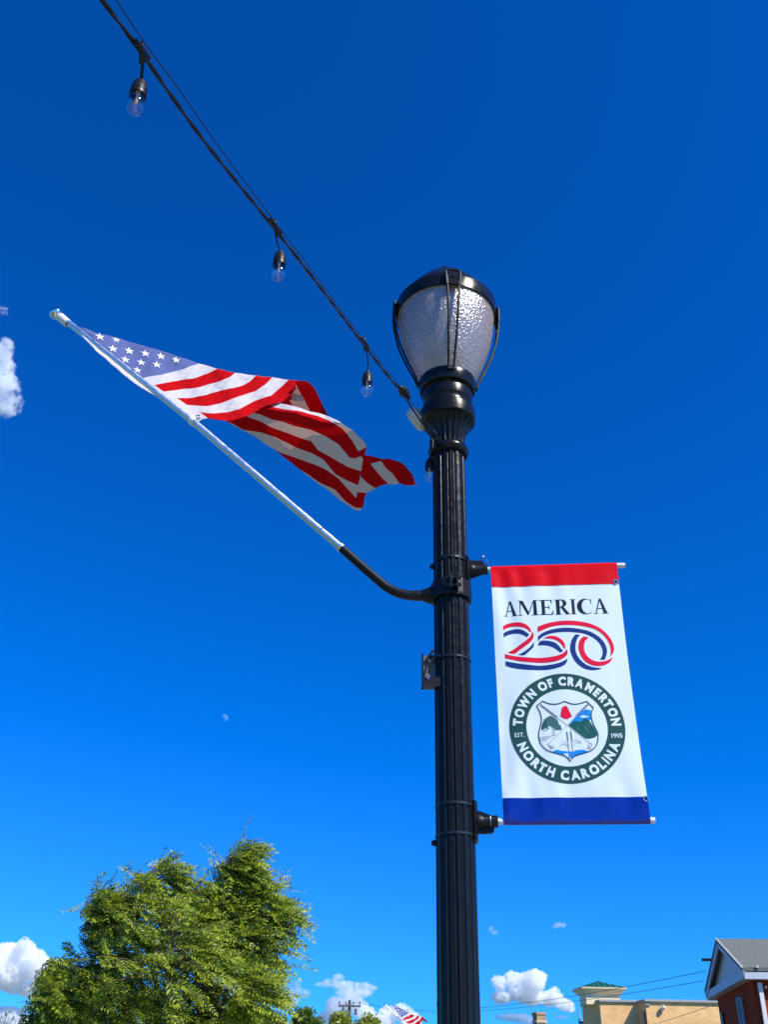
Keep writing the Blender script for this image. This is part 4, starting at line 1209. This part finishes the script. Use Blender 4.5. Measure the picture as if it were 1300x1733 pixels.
def sprig():
    rg = random.Random(9); Y = 9.5
    base = Vector((at(6, 1850, Y).x, Y, 0))
    t = thing('shrub', base, 'thin sapling with sparse pale sprigs at the bottom left corner', 'shrub')
    lv = Leaves(); tw = MB()
    for (x, y) in ((12, 1714), (2, 1718), (26, 1727), (19, 1726)):
        p = at(x, y, Y); pth = smooth_path([base, base.lerp(p, .6) + Vector((-.1, 0, 0)), p], 5)
        tw.tube(pth, [.01 * (1 - .8 * i / (len(pth) - 1)) for i in range(len(pth))], n=5)
        for k in range(9):
            a = pth[-1].lerp(pth[-4], rg.random() * .8)
            lv.leaflet(a, (rvec(rg) + WIND * .5 + UP * .6).normalized(), rvec(rg), .045, .017)
    tw.build('stems', bark, t); lv.build('foliage', leaf_mat('sprig_leaf', (.1, .14, .05), (.2, .24, .1)), t)
sprig()

# ================================================================ far lamp with its flag
FAR = Vector((at(753.5, 1720, 38).x - PX, 38 - D, .27))
pl_ = thing('far_plinth', (0, 0, 0), 'x', 'x'); bpy.data.objects.remove(pl_)
copy_tree(lamp, off=FAR, label='distant black street lamp almost hidden behind the near lamp post', group='black street lamps along the pavement')
copy_tree(fb, off=FAR, label='distant flag bracket hidden behind the lower part of the near lamp post')
copy_tree(fpole, off=FAR, label='tiny distant flag pole left of the lamp post at the bottom edge')
ff_ = copy_tree(flag, off=FAR, label='tiny distant American flag left of the lamp post at the bottom edge')
ff_.rotation_euler = (0, R(9), 0)

# ================================================================ utility pole and wires
wood = mat('weathered_wood', (.10, .085, .075), .85, var=.3, vscale=6, bump=.4, bscale=20)
UY = 108.0
ut = at(592, 1692.5, UY)
up_ = thing('utility_pole', (ut.x, UY, 0), 'wooden utility pole with crossarm and insulators between the pale trees', 'utility pole')
MB().tube([(ut.x, UY, 0), (ut.x, UY, ut.z)], [.2, .13], n=14).build('pole', wood, up_)
ca = at(592, 1703, UY).z
cl_, cr_ = at(572.5, 1703, UY).x, at(610.5, 1703, UY).x
MB().box(((cl_ + cr_) / 2, UY - .2, ca), (cr_ - cl_, .14, .16)).build('crossarm', wood, up_)
for x in (cl_ + .1, cl_ + .75, cr_ - .7, cr_ - .1):
    MB().lathe([(.0, .32), (.05, .3), (.09, .22), (.06, .18), (.09, .1), (.04, .08), (.04, 0)], (x, UY - .2, ca + .08), n=14).build('insulator', mat('brown_porcelain', (.12, .07, .05), .3), up_)
for x, dz in ((cl_ + .5, -.4), (cr_ - .45, -.5)):
    MB().lathe([(.0, -.25), (.13, -.25), (.13, .25), (.05, .3), (.0, .3)], (x, UY - .25, ca + dz), n=14).build('fuse_cutout', mat('grey_fuse', (.12, .12, .13), .5), up_)
MB().box((ut.x - .45, UY - .1, ca - 1.3), (.55, .3, .6)).build('transformer', mat('grey_transformer', (.22, .23, .24), .5), up_)

# ================================================================ red brick house
Np = at(1256, 1638, 30); HE = Np.z
Fp = atz(1193, 1677, HE)
dg_ = (Fp - Np); GW = dg_.length; dg_.normalize()           # gable direction (away from us)
Mid = (Np + Fp) / 2
HR = 1.13
ap = Mid + UP * HR
rd0 = atz(1212.6, 1589.8, ap.z); rd1 = atz(1300, 1591.5, ap.z)
de = dg_.cross(UP).normalized()                              # eave direction
if de.x < 0: de = -de
brick = brick_mat('red_brick', (.42, .040, .006), (.30, .022, .004), (.24, .05, .015))
shingle = mat('grey_shingle', (.13, .14, .12), .95, var=.45, vscale=18, bump=.8, bscale=40)
trim = mat('grey_white_trim', (.50, .52, .55), .6, var=.08, vscale=5)
siding = mat('white_siding', (.60, .60, .57), .7, var=.05, vscale=2)
house = thing('brick_house', (Np.x, Np.y, 0), 'red brick house with grey shingle gable roof and white downspout, at the right edge', 'house')
HL = 12.0
ov_g, ov_e = .30, .30                                         # overhangs at gable and eave
def quad_uv(pts, name, m, parent, uax, vax, mb=None):
    me = bpy.data.meshes.new(name); me.from_pydata([tuple(p) for p in pts], [], [tuple(range(len(pts)))])
    uv = me.uv_layers.new()
    for l in me.loops:
        p = Vector(me.vertices[l.vertex_index].co); uv.data[l.index].uv = (p.dot(uax), p.dot(vax))
    return mesh_obj(name, me, m, parent)
def walls(corners, z0, z1, name, m, parent):
    """ring of wall faces with uv in metres; corners listed round the block"""
    vs = []; fs = []; uvs = []
    nC = len(corners); L = 0
    for i in range(nC):
        a = Vector(corners[i]); b_ = Vector(corners[(i + 1) % nC]); d = (b_ - a); d.z = 0; l = d.length
        k = len(vs)
        vs += [(a.x, a.y, z0), (b_.x, b_.y, z0), (b_.x, b_.y, z1), (a.x, a.y, z1)]
        fs.append((k, k + 1, k + 2, k + 3)); uvs += [(L, z0), (L + l, z0), (L + l, z1), (L, z1)]; L += l
    k = len(vs); vs += [(Vector(c).x, Vector(c).y, z1) for c in corners]; fs.append(tuple(range(k, k + nC))); uvs += [(c[0], c[1]) for c in corners]
    me = bpy.data.meshes.new(name); me.from_pydata(vs, [], fs); uv = me.uv_layers.new()
    for l in me.loops: uv.data[l.index].uv = uvs[l.vertex_index]
    return mesh_obj(name, me, m, parent)
wN = Np + dg_ * ov_e + de * ov_g; wF = Fp - dg_ * ov_e + de * ov_g
zs_ = HE - .22
walls([wN, wN + de * HL, wF + de * HL, wF], 0, zs_, 'wall', brick, house)
# gable siding
gbm = MB()
gA = Np + dg_ * .2 + de * (ov_g - .04) + UP * 0; gB = Fp - dg_ * .2 + de * (ov_g - .04)
gT = ap + de * (ov_g - .04) - UP * .05
vs = [gA, gB, gT]; gbm.add(vs + [v + de * .05 for v in vs], [(0, 1, 2), (5, 4, 3), (0, 3, 4, 1), (1, 4, 5, 2), (2, 5, 3, 0)])
gbm.build('gable', siding, house)
# roof slopes
rf = MB()
th_ = .10
for e in (Np, Fp):
    a = e + UP * .02; b_ = ap + UP * .02
    qs = [a, b_, b_ + de * (HL + 1), a + de * (HL + 1)]
    rf.add(qs + [q - UP * th_ for q in qs], [(0, 1, 2, 3), (7, 6, 5, 4), (0, 4, 5, 1), (3, 2, 6, 7), (0, 3, 7, 4), (1, 5, 6, 2)])
roof = rf.build('roof', shingle, house)
rk = MB()
for e, s in ((Np, 1), (Fp, -1)):
    d = (ap - e).normalized(); L = (ap - e).length; nn = de.cross(d).normalized()
    rk.box(e + d * L / 2 - UP * (th_ + .055) + de * .04, (L, .05, .12), (d, de, nn))
rk.build('rake_board', trim, house)
ev = MB()
for e, s in ((Np, 1), (Fp, -1)):
    ev.box(e + de * (HL / 2 + .3) - UP * (th_ + .09) + dg_ * (.03 * s), (HL + .5, .05, .17), (de, dg_, UP))
    ev.box(e + de * (HL / 2 + .3) - UP * (th_ + .16) + dg_ * (s * (ov_e / 2 + .05)), (HL + .5, ov_e - .06, .02), (de, dg_, UP))
ev.build('eave_board', trim, house)
pr_ = MB()                                                   # pent return across the gable foot
pr_.box(Mid - UP * (.12) + de * .1, (GW - .1, .1, .2), (dg_, de, UP))
pr_.box(Mid - UP * (.235) + de * (ov_g / 2 + .02), (GW - .3, ov_g - .02, .03), (dg_, de, UP))
pr_.build('gable_cornice', trim, house)
# scalloped shingle ends: pale tabs along rake and eave
tabm = mat('pale_drip_edge', (.6, .58, .5), .6)
for k in range(26):
    p = Np.lerp(ap, k / 26) + UP * .045 - de * .01
    MB().box(p, (.06, .05, .03), (dg_, de, UP)).build('edge_tab', tabm, roof)
for k in range(9):
    p = Np + de * (k * .42) + UP * .03 - dg_ * .02
    MB().box(p, (.07, .05, .05), (de, dg_, UP)).build('edge_tab', tabm, roof)
ds = MB(); z1_ = zs_ - .12
pd = wN - dg_ * .06 + de * .18
ds.box((pd.x, pd.y, z1_ / 2), (.11, .09, z1_), (de, dg_, UP)); ds.build('downspout', mat('white_downspout', (.72, .70, .64), .5), house)
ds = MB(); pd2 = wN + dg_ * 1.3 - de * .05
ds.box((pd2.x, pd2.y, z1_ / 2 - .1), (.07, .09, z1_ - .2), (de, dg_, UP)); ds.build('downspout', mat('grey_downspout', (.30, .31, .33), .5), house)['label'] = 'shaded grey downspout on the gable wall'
wn = MB(); pw = wN + dg_ * 1.75 - de * .02
wn.box((pw.x, pw.y, HE - 2.1), (.06, .34, 3.2), (de, dg_, UP)); wn.build('dark_panel', M['black_matte'], house)
wn = MB(); pw = wN + dg_ * 4.0 - de * .02
wn.box((pw.x, pw.y, HE - 2.2), (.06, .3, 3.0), (de, dg_, UP)); wn.build('dark_panel', M['black_matte'], house)
wl = MB(); pw = wN + dg_ * 2.9 - de * .12
wl.box((pw.x, pw.y, HE - 1.75), (.2, .5, .12), (de, dg_, UP)); wl.lathe([(.05, 0), (.1, -.16), (.0, -.16)], (pw.x, pw.y, HE - 1.8), n=12)
wl.build('wall_lamp', M['black_matte'], house)
pw = at(1297, 1671, wN.y - .05); MB().lathe([(.03, 0), (.03, .03), (.0, .03)], pw, -dg_, n=12).build('stud', M['white_plastic'], house)
# wires' bracket on the rake
mk = at(1199.5, 1628, (Mid.y + Fp.y) / 2); MB().box(ap.lerp(Fp, .42) - de * .12 + UP * .05, (.3, .06, .08), (de, dg_, UP)).build('wire_bracket', M['black_matte'], house)

# ================================================================ yellow brick building
BA = at(1015, 1691, 80); BZ = BA.z
BR = atz(1211, 1695, BZ); BL = atz(985.5, 1699.8, BZ)
fx = (BR - BA); fx.z = 0; fx.normalize(); fy = (BL - BA); fy.z = 0; LL = fy.length; fy.normalize()
yb = brick_mat('yellow_brick', (.90, .53, .20), (.80, .44, .16), (.84, .56, .30), bw=.3, bh=.1, ms=.014)
coping = mat('metal_coping', (.35, .36, .36), .5)
bd = thing('yellow_building', (BA.x, BA.y, 0), 'two storey yellow brick building with green roofed corner tower, left of the red house', 'building')
xs1 = at(1079, 1691, 80).x; s1 = (xs1 - BA.x) / fx.x
REC = 1.3
c0 = BA + fy * 0; pA = BA; pB = BA + fx * s1; 
back = BA + fy * LL
# left block set back, right block projecting
left = [pA + fy * REC * 0, pB, pB + fy * LL, back]
walls([pA, pA + fx * (s1 + .5), pA + fx * (s1 + .5) + fy * LL, back], 0, BZ - .15, 'wall', yb, bd)
q0_ = pB - fy * REC; q1_ = q0_ + fx * 16
walls([q0_, q1_, q1_ + fy * (LL + REC), q0_ + fy * (LL + REC)], 0, BZ - .22, 'wall', yb, bd)['label'] = 'projecting right block of the yellow building'
cpg = MB()
cpg.box(pA + fx * (s1 / 2) + UP * -.09 - fy * .0, (s1 + .16, .3, .14), (fx, fy, UP))
cpg.box(pA + fy * (LL / 2) + UP * -.088, (.3, LL, .14), (fx, fy, UP))
cpg.box(q0_ + fx * 8 + UP * -.16, (16.2, .32, .15), (fx, fy, UP))
cpg.box(q0_ + fy * (LL / 2 + REC / 2) + UP * -.158, (.32, LL + REC, .146), (fx, fy, UP))
cpg.build('coping', coping, bd)
def win(px, py, wpx, hpx, lab=None):
    c = on_plane(px, py, q0_, fy); 
    wd = wpx / 23.6
    o = MB()
    cz = c.z - .9; Hh = 1.9; pc = Vector((c.x, c.y, c.z - Hh / 2)) - fy * .02
    o.box(pc + UP * (Hh / 2 - .04), (wd, .10, .08), (fx, fy, UP)); o.box(pc - UP * (Hh / 2 - .04), (wd + .1, .14, .08), (fx, fy, UP))
    for s in (-1, 1): o.box(pc + fx * s * (wd / 2 - .035), (.07, .10, Hh - .17), (fx, fy, UP))
    o.box(pc, (wd - .15, .06, .05), (fx, fy, UP))
    f_ = o.build('window', mat('white_window_frame', (.7, .7, .66), .5), bd)
    MB().box(pc + fy * .012, (wd - .14, .02, Hh - .17), (fx, fy, UP)).build('pane', mat('window_pane', (.05, .09, .14), .08, spec=.8), f_)
    if lab: MB().box(pc + UP * (Hh * .18) - fy * .012, (wd - .2, .006, Hh * .4), (fx, fy, UP)).build('blind', mat('pale_blind', (.45, .52, .5), .6), f_)
win(1126, 1721.5, 18, 30); win(1194, 1724, 18, 30, True)
# window in the shaded side wall
c = on_plane(1011, 1721, pA, fx); o = MB(); Hh = 1.9; pc = Vector((c.x, c.y, c.z - Hh / 2))
o.box(pc - fx * .02, (.08, 1.0, Hh), (fx, fy, UP)); sw = o.build('window', M['black_matte'], bd)
MB().box(pc - fx * .063 - fy * .2, (.008, .42, Hh - .3), (fx, fy, UP)).build('pane', mat('pale_pane', (.2, .22, .25), .15), sw)
# vent and floodlight
c = on_plane(1095.5, 1696.5, q0_, fy); MB().box(c - fy * .05 - UP * .1, (.32, .12, .26), (fx, fy, UP)).build('vent', mat('vent_grey', (.22, .2, .2), .6), bd)
c = on_plane(1117, 1707, q0_, fy)
o = MB(); o.tube([c - UP * .5, c - fy * .25 - UP * .3, c - fy * .35], .06, n=8); o.lathe([(.0, .2), (.12, .17), (.17, 0), (.1, -.08), (.0, -.1)], c - fy * .4 + fx * .05, (.5, -.5, .3), n=16)
o.build('floodlight', mat('floodlight_grey', (.6, .6, .58), .5), bd)
dp = MB(); c = q0_ + fx * -.12 - fy * -.2
dp.box((c.x, c.y, BZ / 2 - .4), (.14, .14, BZ - .9)); dp.build('downspout', mat('dark_downspout', (.05, .045, .04), .5), bd)
# tower
cream = mat('cream_render', (.85, .70, .40), .7, var=.06, vscale=3)
TC0 = atz(998, 1690, BZ); 
tz = at(998, 1678, 82).z - 0
tw_f = 57.5 / 23.3; tw_s = 1.3
tA = TC0 + fy * .6
tA.z = 0
# tower front-left corner slightly behind the parapet
tcs = [tA, tA + fx * tw_f, tA + fx * tw_f + fy * tw_s, tA + fy * tw_s]
zt0 = BZ - .3; ztw = at(998, 1682.5, tA.y).z
def ringbox(z0, z1, e0, e1, mb):
    cs0 = [tA + (-fx - fy) * e0, tA + fx * tw_f + (fx - fy) * e0, tA + fx * tw_f + fy * tw_s + (fx + fy) * e0, tA + fy * tw_s + (-fx + fy) * e0]
    cs1 = [tA + (-fx - fy) * e1, tA + fx * tw_f + (fx - fy) * e1, tA + fx * tw_f + fy * tw_s + (fx + fy) * e1, tA + fy * tw_s + (-fx + fy) * e1]
    vs = [(c.x, c.y, z0) for c in cs0] + [(c.x, c.y, z1) for c in cs1]
    mb.add(vs, [(0, 1, 5, 4), (1, 2, 6, 5), (2, 3, 7, 6), (3, 0, 4, 7), (4, 5, 6, 7), (3, 2, 1, 0)])
tb2 = MB(); ringbox(zt0, ztw, 0, 0, tb2); tower = tb2.build('tower', cream, bd)
zc1 = at(998, 1674.0, tA.y).z; zc2 = at(998, 1671.2, tA.y).z
tb2 = MB(); ringbox(ztw + .002, zc1, .03, .34, tb2); ringbox(zc1 + .002, zc2, .38, .40, tb2); tb2.build('cornice', cream, tower)
zap = at(1019, 1661.5, tA.y + tw_s / 2).z
green = mat('green_metal_roof', (.02, .13, .085), .4, metal=.2)
g_ = MB()
cs = [tA + (-fx - fy) * .33, tA + fx * tw_f + (fx - fy) * .33, tA + fx * tw_f + fy * tw_s + (fx + fy) * .33, tA + fy * tw_s + (-fx + fy) * .33]
apx = tA + fx * tw_f / 2 + fy * tw_s / 2; apx = Vector((apx.x, apx.y, zap))
vs = [Vector((c.x, c.y, zc2 + .01)) for c in cs] + [apx]
g_.add(vs, [(0, 1, 4), (1, 2, 4), (2, 3, 4), (3, 0, 4)])
for i in range(4):
    a, b_ = vs[i], vs[(i + 1) % 4]
    for k in range(1, 8):
        p = a.lerp(b_, k / 8); m_ = abs(k / 8 - .5) * 2
        ctr = a.lerp(b_, .5); q = p + (apx - ctr) * (1 - m_)
        g_.tube([p + UP * .02, q + UP * .02], .025, n=4)
g_.build('tower_roof', green, tower)
# flagstaff / thin mast left of the building
mp_ = at(979.5, 1708, 84); ms_ = thing('mast', (mp_.x, mp_.y, 0), 'thin grey mast left of the yellow building', 'mast')
MB().tube([(mp_.x, mp_.y, 0), (mp_.x, mp_.y, mp_.z)], .06, n=8).build('post', mat('mast_grey', (.18, .2, .18), .6), ms_)
MB().box((mp_.x + .3, mp_.y, mp_.z - .9), (.5, .1, .15)).build('bracket_arm', M['black_matte'], ms_)

# ---------------------------------------------------------------- chimney on a low house below
cp = at(903.7, 1712.5, 62); cq = at(924.0, 1712.5, 62); CH = cp.z
chs = thing('cottage', (cp.x + .3, 63, 0), 'low cottage whose tan brick chimney rises at the bottom edge right of the post', 'house')
tan = brick_mat('tan_brick', (.42, .27, .12), (.30, .19, .09), (.35, .27, .18), bw=.22, bh=.08)
rz_ = CH - 1.9
walls([(cp.x - 3.5, 60.5, 0), (cp.x + 3.5, 60.5, 0), (cp.x + 3.5, 66.5, 0), (cp.x - 3.5, 66.5, 0)], 0, rz_ - 1.6, 'wall', tan, chs)
r2 = MB(); x0, x1 = cp.x - 3.8, cp.x + 3.8
r2.add([(x0, 60.1, rz_ - 1.65), (x1, 60.1, rz_ - 1.65), (x1, 63.5, rz_), (x0, 63.5, rz_), (x0, 66.9, rz_ - 1.65), (x1, 66.9, rz_ - 1.65)], [(0, 1, 2, 3), (3, 2, 5, 4), (0, 3, 4), (1, 5, 2), (0, 4, 5, 1)])
rfo = r2.build('roof', shingle, chs)
cwid = (cq.x - cp.x)
cdir = Vector((math.cos(R(18)), math.sin(R(18)), 0)); cdn = Vector((-cdir.y, cdir.x, 0))
w_ = cwid * .78
c0_ = Vector((cp.x + cwid * .24, 62, 0))
ring_ = [c0_, c0_ + cdir * w_, c0_ + cdir * w_ + cdn * w_, c0_ + cdn * w_]
chim = walls(ring_, rz_ - 1.5, CH - .12, 'chimney', tan, rfo)
cb = MB(); cc_ = (ring_[0] + ring_[2]) / 2
cb.box((cc_.x, cc_.y, CH - .06), (w_ + .08, w_ + .08, .12), (cdir, cdn, UP))
chim_o = cb.build('chimney_cap', mat('tan_cap', (.4, .26, .14), .8), rfo)
cb = MB(); cb.box((cc_.x, cc_.y, at(915, 1728.5, 62).z), (w_ + .1, w_ + .1, .1), (cdir, cdn, UP)); cb.build('chimney_band', mat('cream_band', (.6, .45, .28), .8), rfo)

# ---------------------------------------------------------------- overhead wires
def wire_obj(a, b_, sag, label, r=.02, n_=24, grp='overhead power lines'):
    pts = []
    for i in range(n_ + 1):
        u = i / n_; p = a.lerp(b_, u); p.z -= sag * 4 * u * (1 - u); pts.append(p)
    t = MB().tube(pts, r, n=5).build('power_line', M['rubber'], None)
    tag(t, label, 'power line', grp)
hw1 = ap.lerp(Fp, .62) - de * .1 + UP * .02; hw2 = ap.lerp(Fp, .80) - de * .1
wire_obj(Vector((cr_ - .1, UY - .2, ca + .4)), hw1, .9, 'upper power line from the utility pole to the gable of the red house', .010)
wire_obj(Vector((cr_ - .7, UY - .2, ca + .4)), hw2, .9, 'lower power line from the utility pole to the gable of the red house', .009)
wa = at(1211, 1700, wF.y - .3); wb = at(1085, 1735.5, 50)
far_end = wa + (wb - wa) * 2.2
wire_obj(wa, far_end, 0.1, 'dark service wire crossing in front of the yellow building', .008)

# ================================================================ moon
mpz = atd(379.5, 1216, 9000)
mo = MB(); mr_ = 6.6 / F_PX * 9000
mo.lathe([(max(.01, mr_ * math.sin(math.pi * i / 24)), -mr_ * math.cos(math.pi * i / 24)) for i in range(25)], mpz, n=32)
ML = (_R * .62 + _U * .60 + _F * .50).normalized()          # sunlit side of the half moon; the shaded side is cut off the mesh
mo.f = [f for f in mo.f if (sum((Vector(mo.v[i]) for i in f), Vector()) / 4 - mpz).dot(ML) > 0]
mo.mi = mo.mi[:len(mo.f)]; mo.sm = mo.sm[:len(mo.f)]
mm = bpy.data.materials.new('moon_surface'); mm.use_nodes = True; n = mm.node_tree; n.nodes.clear()
out = n.nodes.new('ShaderNodeOutputMaterial'); a_ = n.nodes.new('ShaderNodeAddShader'); t_ = n.nodes.new('ShaderNodeBsdfTransparent'); d_ = n.nodes.new('ShaderNodeBsdfDiffuse')
d_.inputs[0].default_value = (.07, .09, .10, 1)
n.links.new(t_.outputs[0], a_.inputs[0]); n.links.new(d_.outputs[0], a_.inputs[1]); n.links.new(a_.outputs[0], out.inputs[0])
moon = mo.build('moon', mm)
tag(moon, 'small pale daytime moon in the sky left of the lamp post', 'moon')

# ================================================================ clouds
def cloud_mat(name, dens, nscale, thr=.45, soft=.34, R_=None):
    m = bpy.data.materials.new(name); m.use_nodes = True; n = m.node_tree; n.nodes.clear()
    out = n.nodes.new('ShaderNodeOutputMaterial'); v = n.nodes.new('ShaderNodeVolumePrincipled')
    v.inputs['Color'].default_value = (1, 1, 1, 1); v.inputs['Anisotropy'].default_value = .0
    if thr is None:
        v.inputs['Density'].default_value = dens
    else:
        tc = n.nodes.new('ShaderNodeTexCoord'); t = n.nodes.new('ShaderNodeTexNoise'); t.inputs['Scale'].default_value = nscale
        t.inputs['Detail'].default_value = 5; t.inputs['Roughness'].default_value = .6
        mr = n.nodes.new('ShaderNodeMapRange'); mr.inputs[1].default_value = thr; mr.inputs[2].default_value = thr + soft
        mr.inputs[3].default_value = 0; mr.inputs[4].default_value = dens
        n.links.new(tc.outputs['Object'], t.inputs[0]); n.links.new(t.outputs[0], mr.inputs[0]); n.links.new(mr.outputs[0], v.inputs['Density'])
    n.links.new(v.outputs[0], out.inputs['Volume'])
    return m
def cloud(name, puffs, Z, dens, label, seed=0, disp=.25, squash=1.0, nscale=None, thr=None, subdiv=4, vox=None):
    """puffs: (px, py, rpx, ry factor); union of lumpy balls around a point Z metres away"""
    u = Z / F_PX
    bm = bmesh.new()
    rg = random.Random(seed)
    for (x, y, r, k) in puffs:
        c = atd(x, y, Z + rg.uniform(-.4, .4) * r * u)
        res = bmesh.ops.create_icosphere(bm, subdivisions=3, radius=r * u)
        for v in res['verts']:
            v.co = Vector((v.co.x, v.co.y, v.co.z * k)) + c
    me = bpy.data.meshes.new(name); bm.to_mesh(me); bm.free()
    o = mesh_obj(name, me, None, None)
    rm = o.modifiers.new('merge', 'REMESH'); rm.mode = 'VOXEL'; rm.voxel_size = .9 * u; rm.use_smooth_shade = True
    for s_, st in ((13, disp * 14), (7, disp * 12), (3.5, disp * 8), (1.8, disp * 4)):
        tx_ = bpy.data.textures.new(name, 'CLOUDS'); tx_.noise_scale = s_ * u; tx_.noise_depth = 2
        dm = o.modifiers.new('billow', 'DISPLACE'); dm.texture = tx_; dm.strength = st * u; dm.mid_level = .5; dm.texture_coords = 'LOCAL'
    me.materials.append(cloud_mat(name + '_volume', dens / u, (nscale or 0) / u, thr))
    return tag(o, label, 'cloud')
cloud('cloud', [(845,1664,13,.9),(868,1660,17,.9),(888,1664,20,.9),(905,1660,19,1),(915,1656,12,1),(880,1680,22,.6),(900,1688,26,.5),(930,1690,20,.6),(940,1686,13,1),(955,1700,16,.6),(966,1706,9,.7),(850,1688,20,.5)], 2600, .34, 'white puffy cloud low in the sky between the lamp post and the yellow building', 1, .5, nscale=.16, thr=.38)
cloud('cloud', [(10,1628,32,1),(40,1616,22,1.1),(42,1598,11,1),(60,1630,22,1),(72,1642,18,1),(30,1650,38,.8),(70,1660,26,.7),(10,1722,34,.5),(-20,1640,40,1),(55,1675,30,.45),(40,1735,40,.4)], 2600, .30, 'large white cloud at the left edge beside the street tree', 2, .5, nscale=.13, thr=.38)
cloud('cloud', [(570,1706,20,.9),(590,1700,16,1),(605,1704,17,1),(622,1718,16,.8),(660,1716,20,.6),(680,1712,16,.8),(690,1722,20,.6),(560,1725,24,.5),(640,1730,30,.4),(550,1718,12,.6)], 2600, .24, 'white cloud low behind the utility pole and the small flag', 3, .5, nscale=.16, thr=.38)
cloud('cloud', [(573,1654,11,.5),(562,1664,17,.35),(585,1668,24,.3),(612,1670,20,.35),(628,1672,12,.3),(600,1680,34,.18),(545,1666,14,.3)], 2600, .10, 'thin hazy cloud above the utility pole', 4, .35, nscale=.10, thr=.40)
cloud('cloud', [(505,1682,22,.4),(480,1690,30,.5),(500,1668,10,.6)], 2600, .06, 'faint cloud patch right of the street tree', 5, .4, nscale=.08, thr=.42)
cloud('cloud', [(947,1565.5,11,.4),(941,1567,7,.4)], 2600, .07, 'tiny faint wisp of cloud above the yellow building', 6, .3, nscale=.16, thr=.36)
cloud('cloud', [(832,1573,5,1),(838,1579,6,.8)], 2600, .07, 'tiny faint wisp of cloud beside the right edge of the lamp post', 7, .3, nscale=.16, thr=.36)
cloud('cloud', [(6,592,16,1.5),(4,625,20,1.3),(14,655,20,1.1),(24,676,16,.8),(10,686,24,.8),(4,525,9,.6),(-10,640,30,2)], 2600, .12, 'thin white cloud at the left edge level with the flag pole tip', 8, .6, nscale=.06, thr=.40, vox=2)
cloud('cloud', [(870,1722,34,.18),(900,1728,30,.16),(950,1722,14,.2)], 2600, .03, 'flat thin cloud bank beneath the puffy cloud', 9, .3, vox=1.4)
